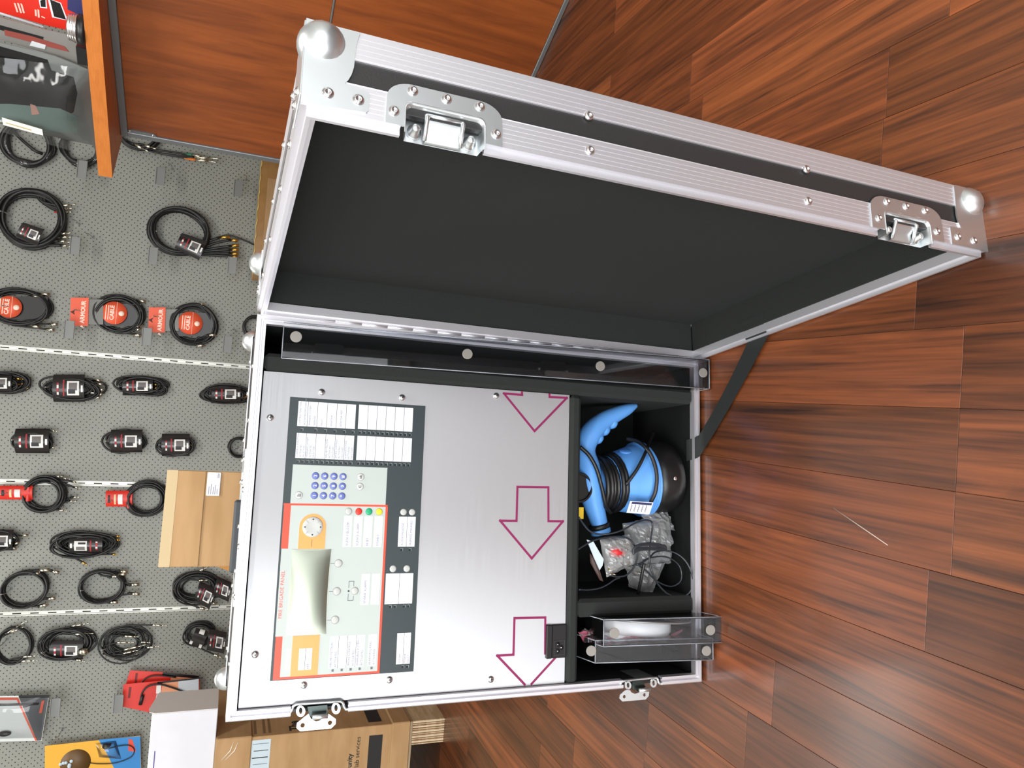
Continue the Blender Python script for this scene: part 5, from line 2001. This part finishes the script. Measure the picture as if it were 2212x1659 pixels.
def loops(g, cu, cv, ru, rv, n, r, off=0.012, spread=0.10, rot=0.0, depth=None, seed=0):
    """n loose turns of cable round pixel centre (cu, cv); ru, rv half extents in pixels down and across"""
    c = px3(cu, cv, off)
    ey = abs(px3(cu + ru, cv, off)[1] - c[1])
    ex = abs(px3(cu, cv + rv, off)[0] - c[0])
    rr = np.random.RandomState(seed)
    depth = depth or n * r * 0.9
    for i in range(n):
        k = 1 - spread * rr.rand()
        ox, oy = rr.uniform(-1, 1) * spread * ex * 0.35, rr.uniform(-1, 1) * spread * ey * 0.35
        z0 = off + depth * rr.rand()
        ph, tw = rr.uniform(0, 6.28), rr.uniform(-0.12, 0.12) + rot
        P_ = []
        for q in range(36):
            a = 2 * math.pi * q / 36
            w = 1 + 0.025 * math.sin(3 * a + ph)
            x, y = (ex - r) * k * w * math.cos(a), (ey - r) * k * w * math.sin(a)
            P_.append((c[0] + ox + x * math.cos(tw) - y * math.sin(tw), c[1] + oy + x * math.sin(tw) + y * math.cos(tw), z0 + depth * 0.35 * math.sin(a + ph)))
        g.tube(P_, r, 6, closed=True, m=MW)
    return c, ex, ey


def plug(parent, u0, v0, u1, v1, col=None, off=0.035, rb=0.0052, boot=None, jack=True):
    a, b_ = px3(u0, v0, off), px3(u1, v1, off + 0.004)
    d_ = (b_ - a)
    g = G()
    if jack:
        g.tube([a, a + d_ * 0.5, a + d_ * 0.52, a + d_ * 0.60], [rb, rb, rb * 0.8, rb * 0.55], 8, m=MW)
        g.tube([a + d_ * 0.58, a + d_ * 0.92, b_], [rb * 0.5, rb * 0.5, rb * 0.2], 6, m=MW)
    else:
        g.tube([a, a + d_ * 0.2, a + d_ * 0.22, b_], [rb * 0.85, rb * 0.9, rb * 1.15, rb * 1.15], 10, m=MW)
    p_ = obj('plug', g, col or SILV, parent)
    if boot is not None:
        g = G()
        g.tube([a - d_ * 0.5, a - d_ * 0.1, a + d_ * 0.02], [rb * 0.5, rb * 0.95, rb * 1.0], 8, m=MW)
        obj('boot', g, boot, p_)
    return p_


def tails(g, c, ex, ey, plugs, r, off=0.022):
    for (u0, v0, u1, v1) in plugs:
        a = px3(u0, v0, 0.035)
        d_ = a - px3(u1, v1, 0.039)
        ang = math.atan2((a[1] - c[1]) / ey, (a[0] - c[0]) / ex)
        s = 1 if a[0] > c[0] else -1
        a1 = ang + s * 0.9
        st = np.array((c[0] + ex * 0.9 * math.cos(a1), c[1] + ey * 0.9 * math.sin(a1), off))
        g.tube(spline([st, st * 0.4 + (a + d_ * 0.9) * 0.6, a], 6), r, 6, m=MW)


def coil(label, cu, cv, ru, rv, n, r, plugs=(), hk=None, short='cable coil', jack=True, col=None, rot=0.0, seed=0, boots=None, spread=0.12, rb=0.0062, off=0.012, name='cable_coil'):
    g = G()
    c, ex, ey = loops(g, cu, cv, ru, rv, int(n * 1.7), r, off, spread, rot, depth=min(n * r, 0.034), seed=seed)
    tails(g, c, ex, ey, plugs, r * 0.9)
    root = thing(name, label, 'cable', np.array(MW @ Vector((c[0], c[1] - ey, 0.0))), 'cables hanging on the perforated wall')
    obj('coil', g, CABLE, root)
    for i, q in enumerate(plugs):
        plug(root, *q, col=col, boot=(boots[i % len(boots)] if boots else None), jack=jack, rb=rb)
    if hk:
        hook(hk[0], hk[1], short)
    return root, c


def curved(name, parent, mat_, q, bulge, off, nseg=8, th=0.0):
    """sheet on four pixel corners (top-left, top-right, bottom-right, bottom-left as hung), bulging out of the wall across"""
    P_ = [px3(u, v, off) for u, v in q]
    rows = []
    for i in range(nseg + 1):
        t = i / nseg
        w = bulge * math.sin(math.pi * min(1, max(0, t))) ** 0.7
        rows.append([tuple((P_[0] * (1 - t) + P_[1] * t) * (1 - s) + (P_[3] * (1 - t) + P_[2] * t) * s + np.array((0, 0, w))) for s in (0, 0.5, 1)])
    g = G()
    g.grid(rows, True, MW)
    return obj(name, g, mat_, parent, recalc=False)


def sub(q, a0, a1, b0, b1):
    """sub-quad in the px frame of q: a across (left to right as hung), b down"""
    q = [np.array(x, float) for x in q]

    def f(a, b):
        return tuple((q[0] * (1 - a) + q[1] * a) * (1 - b) + (q[3] * (1 - a) + q[2] * a) * b)
    return [f(a0, b0), f(a1, b0), f(a1, b1), f(a0, b1)]


def bq(u0, v0, u1, v1, sk=0.0):
    """px box to hung-order corners: as hung, left is larger v, top is smaller u"""
    return [(u0 + sk, v1), (u0, v0), (u1, v0), (u1 + sk, v1)]


def sleeve(parent, q, flip=False, off=0.038, bulge=0.026):
    s_ = curved('card_sleeve', parent, CARDK, q, bulge, off)
    f = (lambda a0, a1, b0, b1: sub(q, 1 - a1, 1 - a0, 1 - b1, 1 - b0)) if flip else (lambda a0, a1, b0, b1: sub(q, a0, a1, b0, b1))
    # the picture and markings follow the bulge of the sleeve
    def on(nm, mt, a0, a1, b0, b1, lift):
        qq = f(a0, a1, b0, b1)
        P_ = [px3(u, v, off) for u, v in qq]
        rows = []
        for i in range(5):
            t = i / 4
            A = (a0 + (a1 - a0) * t)
            w = bulge * math.sin(math.pi * A) ** 0.7 + lift
            if flip:
                t2 = t
            rows.append([tuple((P_[0] * (1 - t) + P_[1] * t) * (1 - s) + (P_[3] * (1 - t) + P_[2] * t) * s + np.array((0, 0, w))) for s in (0, 1)])
        g = G()
        g.grid(rows, True, MW)
        return obj(nm, g, mt, s_, recalc=False)
    on('picture', PHOTO, 0.24, 0.76, 0.46, 0.84, 0.0012)
    on('picture_subject', SMUDGE, 0.42, 0.70, 0.52, 0.78, 0.0018)
    on('picture_subject', DARKP, 0.30, 0.46, 0.50, 0.72, 0.0020)
    on('red_marking', REDT, 0.22, 0.80, 0.33, 0.375, 0.0012)
    on('red_marking', REDT, 0.30, 0.70, 0.14, 0.20, 0.0012)
    on('white_marking', PHOTO, 0.26, 0.36, 0.14, 0.20, 0.0016)
    on('white_marking', PHOTO, 0.50, 0.62, 0.14, 0.20, 0.0016)
    on('white_marking', PHOTO, 0.36, 0.60, 0.90, 0.96, 0.0012)
    return s_


def pack(label, box, cardbox, short, plugs=(), col=None, n=9, r=0.0042, hk=None, flip=False, seed=0, jack=True, sk=0.0, rb=0.0048):
    u0, v0, u1, v1 = box
    root, c = coil(label, (u0 + u1) / 2, (v0 + v1) / 2, (u1 - u0) / 2, (v1 - v0) / 2 * 0.94, n, r, plugs, hk or (u0 + 6, (v0 + v1) / 2 + 4), short, jack=jack, col=col, seed=seed, spread=0.45, rb=rb, name='packed_cable')
    q = bq(*cardbox, sk=sk)
    sleeve(root, q, flip)
    return root


G_ = mat('green_boot', (44, 120, 84), 0.5)
R_ = mat('red_boot', (196, 50, 40), 0.5)
O_ = mat('orange_boot', (220, 120, 40), 0.5)
B_ = mat('blue_boot', (50, 84, 160), 0.5)

# top row, beside the counter
def film_ring(parent, cu, cv, ru, rv):
    c = px3(cu, cv, 0.02)
    ey, ex = abs(px3(cu + ru, cv, 0.02)[1] - c[1]), abs(px3(cu, cv + rv, 0.02)[0] - c[0])
    g = G()
    g.tube([(c[0] + ex * math.cos(a), c[1] + ey * math.sin(a), 0.024 + 0.004 * math.sin(5 * a)) for a in np.linspace(0, 2 * math.pi, 40, endpoint=False)], [0.014 + 0.004 * math.sin(7 * k) for k in range(40)], 10, closed=True, m=MW)
    obj('clear_wrap', g, FILM, parent, recalc=False)


r_, c_ = coil('thick black cable coil in clear wrap, leftmost under the clamshell pack', 60, 312, 58, 50, 3, 0.0085, (), (2, 262), 'wrapped coil under the clamshell pack', seed=1)
film_ring(r_, 64, 312, 50, 43)
g = G()
g.tube(spline([px3(22, 275, 0.02), px3(45, 300, 0.03), px3(75, 325, 0.03), px3(92, 332, 0.02)], 5), 0.006, 8, m=MW)
obj('loose_end', g, CABLE, r_)
r_, c_ = coil('black cable coil in clear wrap half hidden by the counter top end', 176, 318, 46, 42, 3, 0.0080, (), None, seed=2)
film_ring(r_, 178, 320, 40, 36)
coil('black cable with bare silver plugs peeping out behind the counter panel edge', 300, 285, 50, 42, 4, 0.0050, [(290, 312, 322, 328), (312, 314, 338, 322), (415, 335, 452, 342), (420, 340, 476, 343), (422, 345, 470, 351)], None, seed=3, boots=[CABLE, CABLE, G_, CABLE, O_], off=0.02)
hook(362, 352, 'empty steel peg hook under the cable at the counter panel edge')
hook(526, 377, 'empty steel peg hook beside the taped carton top edge')
r_, c_ = coil('large multicore cable coil with colour ringed silver jack plugs, second row at the frame edge', 72, 475, 76, 66, 8, 0.0075, [(130, 445, 165, 441), (128, 452, 157, 450), (130, 458, 156, 458), (130, 505, 154, 503), (133, 512, 156, 512), (128, 520, 152, 524), (133, 530, 155, 533)], (1, 456), 'large multicore coil', seed=4, boots=[R_, CABLE, R_, R_, G_, O_, B_], rb=0.0052)
sleeve(r_, [(34, 512), (50, 480), (96, 496), (82, 532)], off=0.062, bulge=0.012)
r_, c_ = coil('multicore cable coil with gold plugs and black sleeve, second row towards the lid', 388, 503, 68, 52, 7, 0.0070, [(474, 513, 496, 512), (498, 518, 514, 520), (499, 531, 516, 530), (499, 539, 516, 540), (499, 547, 515, 549), (499, 554, 513, 556)], (338, 499), 'gold plugged multicore coil', seed=5, col=GOLD, rb=0.0058, jack=False)
sleeve(r_, [(377, 536), (393, 503), (448, 522), (430, 562)], off=0.062, bulge=0.012)
g = G()
g.tube(spline([px3(455, 520, 0.03), px3(490, 508, 0.035), px3(520, 516, 0.035), px3(552, 530, 0.03)], 5), 0.004, 6, m=MW)
obj('loose_end', g, CABLE, r_)

# orange tagged instrument cables
def tagged(label, cu, cv, ru, rv, disc, dr, plugs, header, short, seed, hk):
    r2, c2 = coil(label, cu, cv, ru, rv, 7, 0.0044, plugs, hk, short, seed=seed, rb=0.0060, jack=False, name='tagged_cable', spread=0.2)
    p = px3(disc[0], disc[1], 0.045)
    rad_ = abs(px3(disc[0] + dr, disc[1], 0.045)[1] - p[1])
    g = G()
    q = [px3(u, v, 0.035) for u, v in ((cu - ru * 0.75, cv - rv * 0.55), (cu + ru * 0.8, cv - rv * 0.55), (cu + ru * 0.8, cv + rv * 0.55), (cu - ru * 0.75, cv + rv * 0.55))]
    g.prism([(x[0], x[1]) for x in q], 0.034, 0.0350, MW)
    obj('dark_insert', g, CARDK, r2)
    g = G()
    g.lathe([(rad_, 0), (rad_, 0.0008), (0, 0.0009)], 30, MW @ Matrix.Translation((p[0], p[1], 0.0455)) @ Matrix.Diagonal((1, 1.0, 1, 1)))
    d_ = obj('orange_disc', g, ORT, r2)
    g = G()
    md = MW @ Matrix.Translation((p[0], p[1], 0.0465))
    text_into(g, 'CABLE', 0.021, md, 0, 0.008, 0, 'CENTER', bold=0.0006)
    for k_ in range(2):
        g.box((-0.030, 0.022 + 0.009 * k_ - 0.0015, -0.0001), (0.030, 0.022 + 0.009 * k_ + 0.0015, 0.0002), 0, md)
    g.box((-rad_ * 0.98, -0.0088, -0.0001), (rad_ * 0.98, -0.0078, 0.0002), 0, md)
    obj('lettering', g, CREAM, d_)
    g = G()
    g.lathe([(0.0105, 0), (0.0105, 0.0004), (0, 0.0004)], 18, md @ Matrix.Translation((0, -rad_ * 0.55, 0)))
    obj('pale_spot', g, CREAM, d_)
    if header:
        u0, v0, u1, v1 = header
        q = [px3(u, v, 0.05) for u, v in bq(u0, v0, u1, v1, sk=-2)]
        g = G()
        g.prism([(x[0], x[1]) for x in q], 0.050, 0.0508, MW)
        h_ = obj('orange_header', g, ORT, r2)
        m_ = MW @ Matrix.Translation(((q[0][0] + q[1][0]) / 2, q[2][1] + 0.016, 0.0510))
        g = G()
        text_into(g, 'ARMOUR', 0.022, m_, 0.004, 0, 0, 'CENTER', bold=0.0007)
        g.prism([(-0.062, -0.008), (-0.056, 0.008), (-0.050, 0.0), (-0.054, -0.003)], 0, 0.0003, m_)
        obj('lettering', g, CREAM, h_)
        g = G()
        g.prism([(-0.011, 0.028), (0.0, 0.046), (0.011, 0.028), (0.0, 0.032)], 0, 0.0003, m_)
        obj('hang_slot', g, mat('slot_dark', (90, 40, 30), 0.7), h_)
        g = G()
        q2 = [px3(u, v, 0.045) for u, v in bq(u1 - 1, v0 + 4, cu - ru * 0.6, v1 - 3)]
        g.prism([(x[0], x[1]) for x in q2], 0.046, 0.0466, MW)
        obj('clear_neck', g, mat('grey_neck', (112, 112, 106), 0.25), r2)
    return r2


tagged('black cable with round orange tag, silver plugs, cut off by the top frame edge', 42, 665, 76, 44, (20, 663), 28, [(68, 637, 88, 641), (84, 633, 108, 637), (78, 690, 98, 691), (66, 702, 86, 707), (100, 711, 118, 713), (107, 700, 125, 701)], None, 'orange tagged cable at the frame edge', 6, (4, 660))
tagged('black cable with orange header and round orange tag, middle of the three orange ones', 258, 680, 58, 43, (247, 676), 28, [(297, 648, 315, 652), (292, 704, 309, 704), (287, 712, 304, 711), (288, 722, 305, 725)], (153, 643, 192, 704), 'middle orange tagged cable', 7, (161, 669))
tagged('black cable with orange header and round orange tag, nearest the flight case', 418, 701, 53, 46, (411, 698), 27, [(425, 657, 442, 658), (449, 723, 466, 724), (424, 746, 441, 747)], (322, 664, 358, 718), 'orange tagged cable nearest the case', 8, (332, 683))
coil('small dark cable coil half hidden behind the case top right corner', 550, 707, 27, 26, 5, 0.0042, (), (503, 712), 'small coil behind the case corner', seed=9)

# packed cables in black sleeves
pack('packed cable with gold plugs, cut off by the frame edge under the first upright', (-45, 801, 68, 852), (-30, 806, 28, 850), 'gold plugged pack at the frame edge', [(33, 818, 52, 819), (32, 832, 50, 829), (44, 840, 62, 838)], GOLD, hk=(-20, 826), seed=10)
pack('wide packed cable with many silver plugs, third row', (96, 811, 226, 866), (116, 809, 184, 868), 'wide pack with silver plugs', [(190, 832, 208, 833), (187, 848, 210, 849), (203, 820, 218, 822), (208, 829, 222, 830), (204, 858, 216, 859), (212, 842, 224, 842), (210, 851, 222, 852)], None, n=8, jack=False, seed=11, hk=(98, 836), rb=0.0048)
pack('packed cable with two gold plugs in the middle, third row', (247, 811, 366, 856), (266, 814, 331, 854), 'pack with two gold plugs', [(331, 831, 346, 831), (332, 839, 347, 837)], GOLD, seed=12, hk=(256, 834))
pack('shiny packed cable right above the case top, third row', (439, 829, 548, 872), (457, 832, 520, 871), 'shiny pack above the case', [(520, 849, 536, 853), (520, 859, 534, 857)], GOLD, seed=13, hk=(454, 855))
pack('packed cable with foil end, fourth row at the frame edge', (17, 923, 124, 980), (34, 926, 108, 979), 'fourth row pack at the frame edge', [(112, 930, 124, 932), (111, 966, 123, 968)], None, seed=14, hk=(26, 950), n=7)
pack('narrow packed cable in clear film, fourth row centre', (226, 925, 314, 979), (240, 928, 308, 977), 'fourth row centre pack', (), None, seed=15, hk=(229, 953), n=7)
pack('packed cable with gold tip, fourth row left of the case', (334, 936, 420, 987), (350, 937, 410, 985), 'fourth row pack left of the case', [(409, 961, 422, 963)], GOLD, seed=16, hk=(344, 961), n=7)
coil('black cable coil half hidden behind the case top edge, fourth row', 516, 966, 25, 23, 6, 0.0038, (), (508, 969), 'fourth row coil behind the case edge', seed=17)

# coils in red wraps
def redwrap(label, cu, cv, ru, rv, wrap, plugs, short, seed, hk):
    r2, c2 = coil(label, cu, cv, ru, rv, 9, 0.0044, plugs, hk, short, seed=seed, rb=0.0045, spread=0.22, name='wrapped_cable', boots=[CABLE])
    u0, v0, u1, v1 = wrap
    w_ = curved('red_wrap', r2, REDC, bq(u0, v0, u1, v1), 0.012, 0.040)
    a, b_ = px3(u1 - 20, (v0 + v1) / 2, 0), px3(u1, (v0 + v1) / 2, 0)
    g = G()
    hw = abs(px3(u1, v0, 0)[0] - px3(u1, v1, 0)[0]) / 2
    pts_ = [(b_[1] + 0.012, 0.05), (b_[1] + 0.002, 0.052), (b_[1] - 0.004, 0.042), (b_[1] - 0.004, 0.02), (b_[1] + 0.004, 0.008)]
    g.grid([[(b_[0] - hw, y, z), (b_[0] + hw, y, z)] for y, z in pts_], True, MW)
    obj('wrap_fold', g, REDC, w_, recalc=False)
    curved('white_sticker', w_, PHOTO, bq(u0 + (u1 - u0) * 0.46, v0 + 6, u0 + (u1 - u0) * 0.63, v1 - 4), 0.008, 0.046)
    curved('pale_print', w_, mat('pale_yellow_print', (226, 206, 160), 0.5), bq(u0 + (u1 - u0) * 0.31, v0 + 6, u0 + (u1 - u0) * 0.38, v1 - 4), 0.008, 0.046)
    curved('dark_print', w_, DARKP, bq(u0 + (u1 - u0) * 0.08, v0 + 7, u0 + (u1 - u0) * 0.16, v1 - 6), 0.008, 0.046)
    return r2


redwrap('black cable coil in red paper wrap at the frame edge, over the second upright', 98, 1066, 48, 40, (-2, 1049, 71, 1079), [(121, 1029, 136, 1030), (136, 1033, 152, 1035), (156, 1040, 170, 1044), (160, 1052, 175, 1055), (158, 1074, 172, 1074), (150, 1082, 165, 1083), (128, 1101, 146, 1104)], 'red wrapped coil at the frame edge', 18, (2, 1067))
redwrap('black cable coil in red paper wrap, next to the tall kraft carton', 318, 1076, 47, 38, (229, 1060, 286, 1094), [(355, 1048, 372, 1052)], 'red wrapped coil by the carton', 19, (232, 1084))

pack('packed cable with silver connectors, sixth row cut off by the frame edge', (-60, 1138, 46, 1190), (-30, 1144, 30, 1189), 'sixth row pack at the frame edge', [(42, 1156, 61, 1156), (19, 1160, 36, 1161), (24, 1176, 42, 1172), (18, 1183, 36, 1185)], None, hk=(-28, 1166), jack=False, seed=20)
pack('long packed cable with one gold plug hanging loose below', (112, 1143, 258, 1202), (151, 1157, 223, 1197), 'long pack with loose gold plug', [(178, 1214, 189, 1221), (252, 1158, 260, 1159), (252, 1166, 260, 1167), (244, 1197, 253, 1197)], GOLD, n=11, seed=21, hk=(122, 1182), flip=True)

# loose coils
coil('black cable coil with five silver connectors, seventh row at the frame edge', 55, 1270, 54, 41, 7, 0.0044, [(68, 1240, 86, 1238), (84, 1232, 108, 1231), (112, 1233, 128, 1237), (102, 1293, 120, 1292), (84, 1309, 103, 1306)], (3, 1284), 'seventh row coil at the frame edge', seed=22, jack=False, boots=[CABLE], rot=0.35)
coil('black cable coil with straight silver connectors, seventh row centre', 222, 1264, 52, 38, 8, 0.0042, [(258, 1233, 276, 1235), (254, 1241, 273, 1240), (240, 1246, 256, 1244), (282, 1263, 301, 1262), (284, 1282, 302, 1283), (237, 1301, 255, 1300)], (175, 1276), 'seventh row centre coil', seed=23, jack=False, boots=[CABLE])
r_, c_ = coil('tangled cables in dark sleeves beside the tall kraft carton', 425, 1266, 56, 37, 9, 0.0038, [(432, 1233, 448, 1226), (430, 1254, 450, 1253), (424, 1287, 440, 1285), (432, 1313, 452, 1317), (455, 1300, 475, 1309)], (371, 1274), 'tangled cables beside the carton', seed=24, spread=0.35)
sleeve(r_, [(418, 1296), (432, 1255), (468, 1272), (452, 1316)], off=0.05, bulge=0.014)
sleeve(r_, [(460, 1286), (470, 1245), (500, 1258), (494, 1300)], off=0.05, bulge=0.014)
coil('black cable coil with slim bright jack plugs, bottom row at the frame edge', 32, 1392, 42, 43, 6, 0.0042, [(12, 1370, 60, 1340), (24, 1366, 52, 1354), (50, 1419, 86, 1416), (47, 1428, 84, 1427)], (-6, 1396), 'bottom row coil at the frame edge', seed=25, rb=0.0040)
r_, c_ = coil('black cable with sleeve and stubby round connector, bottom row', 148, 1386, 60, 35, 8, 0.0042, [(155, 1353, 194, 1346), (163, 1370, 204, 1368), (165, 1425, 186, 1429)], (90, 1410), 'bottom row cable with stubby connector', seed=26, rb=0.0045, spread=0.3)
sleeve(r_, bq(108, 1383, 180, 1424), off=0.03, bulge=0.016)
plug(r_, 170, 1407, 189, 1408, rb=0.0120, off=0.058, jack=False)
coil('loose thin cables with many silver jack plugs, bottom row', 272, 1386, 54, 38, 6, 0.0036, [(330, 1350, 363, 1352), (270, 1374, 302, 1376), (253, 1388, 292, 1388), (305, 1387, 326, 1388), (268, 1404, 318, 1392), (266, 1412, 300, 1404), (280, 1416, 298, 1412), (318, 1399, 346, 1396)], (221, 1404), 'bottom row loose jack cables', seed=27, spread=0.5, rb=0.0042)
r_, c_ = coil('cables with white ended black sleeves beside the case top left corner', 432, 1368, 36, 27, 6, 0.0036, [(463, 1414, 480, 1421)], (391, 1393), 'cables beside the case top left corner', seed=28, spread=0.3)
sleeve(r_, [(446, 1404), (452, 1358), (490, 1366), (484, 1412)], off=0.05, bulge=0.014)
q = [(408, 1390), (424, 1356), (450, 1364), (436, 1402)]
s_ = curved('card_sleeve', r_, CARDK, q, 0.012, 0.05)
curved('white_end', s_, PHOTO, sub(q, 0.0, 0.28, 0.0, 0.2), 0.008, 0.054)
curved('white_end', s_, PHOTO, sub(q, 0.0, 0.28, 0.72, 0.92), 0.008, 0.054)
curved('white_end', s_, PHOTO, sub(q, 0.7, 1.0, 0.35, 0.75), 0.008, 0.054)


def flatcard(name, parent, mat_, px, off, th=0.0012):
    P_ = [px3(u, v, off) for u, v in px]
    g = G()
    g.prism([(p[0], p[1]) for p in P_], off, off + th, MW)
    return obj(name, g, mat_, parent)


def base_of(px, off):
    P_ = np.array([px3(u, v, off) for u, v in px])
    return np.array(MW @ Vector((float(P_[:, 0].mean()), float(P_[:, 1].min()), off)))


# red carded microphone leads
GRAD = mat('orange_fade_print', (226, 150, 110), 0.4)
SILVC = mat('silver_print', (196, 204, 212), 0.3)
for k_, (px, off, lab_) in enumerate((([(281, 1448), (356, 1452), (430, 1462), (424, 1500), (272, 1478)], 0.045, 'red carded lead, rear one of two beside the white carton'),
                                      ([(267, 1478), (330, 1472), (430, 1466), (432, 1540), (330, 1540), (263, 1526)], 0.075, 'red carded lead with curved cable, front one of two beside the white carton'))):
    rc = thing('carded_lead', lab_, 'package', base_of(px, off), 'red carded leads')
    flatcard('backing_card', rc, REDC, px, off)
    if k_:
        flatcard('fade_print', rc, GRAD, [(352, 1472), (400, 1468), (396, 1520), (345, 1512)], off + 0.0013, 0.0003)
        flatcard('silver_print', rc, SILVC, [(385, 1469), (429, 1466), (429, 1535), (385, 1518)], off + 0.0017, 0.0003)
        flatcard('black_edge', rc, BLKC, [(340, 1473), (436, 1463), (436, 1466), (340, 1477)], off + 0.0021, 0.0004)
        flatcard('barcode_strip', rc, PHOTO, [(338, 1481), (348, 1480), (347, 1498), (337, 1498)], off + 0.0025, 0.0003)
        g = G()
        g.tube(spline([px3(306, 1518, off + 0.01), px3(306, 1500, off + 0.012), px3(318, 1484, off + 0.012), px3(340, 1478, off + 0.012), px3(365, 1483, off + 0.012), px3(402, 1496, off + 0.010)], 6), 0.0036, 6, m=MW)
        g.tube([px3(303, 1522, off + 0.01), px3(308, 1502, off + 0.012)], 0.0075, 8, m=MW)
        obj('lead', g, CABLE, rc)
    else:
        flatcard('black_edge', rc, BLKC, [(352, 1452), (430, 1460), (430, 1466), (350, 1459)], off + 0.0013, 0.0004)
        flatcard('fade_print', rc, GRAD, [(370, 1461), (420, 1464), (418, 1470), (368, 1470)], off + 0.0013, 0.0003)
        g = G()
        g.tube(spline([px3(304, 1476, off + 0.008), px3(318, 1464, off + 0.01), px3(340, 1459, off + 0.01), px3(380, 1463, off + 0.008)], 6), 0.0030, 6, m=MW)
        obj('lead', g, CABLE, rc)
    flatcard('dark_print', rc, mat('dark_red_print', (110, 24, 18), 0.5), [(px[0][0] + 12, px[0][1] + 6), (px[0][0] + 17, px[0][1] + 6), (px[0][0] + 14, px[0][1] + 30), (px[0][0] + 9, px[0][1] + 30)], off + 0.0013, 0.0002)
# white and charcoal blister card
px = [(-60, 1504), (106, 1502), (90, 1600), (-60, 1603)]
bc = thing('blister_card', 'white and charcoal blister card with an orange line, above the yellow card', 'package', base_of(px, 0.05))
flatcard('backing_card', bc, mat('pale_grey_card', (212, 216, 214), 0.4), px, 0.05)
flatcard('charcoal_print', bc, mat('charcoal_print', (74, 76, 80), 0.4), [(40, 1504), (105, 1503), (89, 1599), (80, 1600)], 0.0513, 0.0003)
flatcard('orange_line', bc, ORT, [(-60, 1507), (39, 1507), (80, 1600), (76, 1600), (36, 1512), (-60, 1513)], 0.0517, 0.0003)
flatcard('black_edge', bc, BLKC, [(40, 1502), (106, 1501), (106, 1507), (42, 1508)], 0.0517, 0.0003)
flatcard('orange_lettering', bc, ORT, [(90, 1514), (96, 1513), (90, 1540), (84, 1541)], 0.0517, 0.0003)
g = G()
p = px3(10, 1585, 0.058)
g.sphere(p, 0.012, 14, MW, sc=(0.9, 1.9, 0.7))
g.tube([px3(-40, 1524, 0.058), px3(84, 1521, 0.058)], 0.0040, 8, m=MW)
obj('microphone_parts', g, BLACK, bc)
P_ = [px3(u, v, 0.053) for u, v in ((-60, 1507), (98, 1506), (86, 1594), (-60, 1597))]
rows = []
for i in range(9):
    row = []
    for j in range(9):
        u, v = i / 8, j / 8
        q = (P_[0] * (1 - u) + P_[1] * u) * (1 - v) + (P_[3] * (1 - u) + P_[2] * u) * v
        row.append((q[0], q[1], 0.0535 + 0.022 * min(1, 5 * min(u, 1 - u, v, 1 - v))))
    rows.append(row)
g = G()
g.grid(rows, True, MW)
obj('clear_blister', g, FILM, bc, recalc=False)
# yellow and blue card with a clip microphone
px = [(97, 1611), (303, 1589), (306, 1690), (97, 1700)]
yc = thing('yellow_card', 'yellow and blue carded clip microphone lead at the bottom left corner', 'package', base_of(px, 0.05))
YEL = mat('yellow_card', (232, 172, 48), 0.4)
flatcard('backing_card', yc, YEL, px, 0.05)
flatcard('blue_print', yc, mat('blue_print', (44, 132, 200), 0.4), [(213, 1598), (303, 1590), (305, 1689), (262, 1692), (232, 1630)], 0.0513, 0.0003)
flatcard('red_print', yc, RED, [(278, 1596), (286, 1598), (294, 1624), (277, 1622)], 0.0517, 0.0003)
c = px3(163, 1648, 0.0517)
g = G()
ry = abs(px3(196, 1648, 0.05)[1] - c[1])
g.lathe([(ry, 0), (ry, 0.0003), (0, 0.0003)], 36, MW @ Matrix.Translation((c[0], c[1], 0.0513)))
dk_ = obj('brown_disc_print', g, mat('brown_print', (96, 68, 30), 0.5), yc)
g = G()
for k_ in range(9):
    p = px3(140 + random.uniform(-10, 16), 1650 + random.uniform(-6, 8), 0.053)
    g.sphere((p[0], p[1], 0.0525), 0.007, 8, MW, sc=(1, 1, 0.3))
obj('pale_print', g, mat('pale_blue_print', (186, 204, 214), 0.5), yc)
g = G()
g.tube(spline([px3(193, 1648, 0.056), px3(215, 1650, 0.057), px3(250, 1648, 0.058), px3(282, 1636, 0.058), px3(290, 1620, 0.058), px3(278, 1610, 0.058), px3(255, 1612, 0.058), px3(235, 1617, 0.058)], 6), 0.0020, 6, m=MW)
obj('lead', g, CABLE, yc)
g = G()
g.sphere(px3(229, 1612, 0.060), 0.011, 14, MW, sc=(1.1, 1.3, 0.9))
g.tube([px3(222, 1610, 0.058), px3(240, 1608, 0.058)], 0.006, 8, m=MW)
obj('clip_microphone', g, BLACK, yc)
P_ = [px3(u, v, 0.053) for u, v in ((206, 1606), (250, 1600), (262, 1640), (214, 1636))]
g = G()
g.grid([[tuple((P_[0] * (1 - u) + P_[1] * u) * (1 - v) + (P_[3] * (1 - u) + P_[2] * u) * v + np.array((0, 0, 0.024 * math.sin(math.pi * u) ** 0.4 * math.sin(math.pi * v) ** 0.4))) for v in np.linspace(0, 1, 9)] for u in np.linspace(0, 1, 9)], True, MW)
obj('clear_dome', g, FILM, yc, recalc=False)
hook(118, 1594, 'yellow and blue card')

# empty price holders
for (u, v), lab_ in (((347, 381), 'grey price holder in the first row, just left of the counter panel'), ((515, 407), 'grey price holder above the taped carton'), ((178, 366), 'dark price holder under the wrapped coil by the counter top end'),
                     ((163, 531), 'grey price holder below the large multicore coil plugs'), ((331, 553), 'grey price holder left of the gold plugged coil'), ((502, 573), 'grey price holder below the gold plugs'),
                     ((150, 712), 'grey price holder left of the middle orange tag'), ((318, 727), 'grey price holder between the two orange tagged cables'), ((492, 744), 'grey price holder below the lowest orange tagged cable'),
                     ((120, 1528), 'dark price holder beside the white and charcoal blister card'), ((256, 1520), 'dark price holder half behind the red carded leads')):
    price_tag(u, v, lab_)
hook(155, 474, 'empty steel peg hook tip just right of the large multicore coil')
hook(185, 504, 'empty steel peg hook below the large multicore coil plugs')
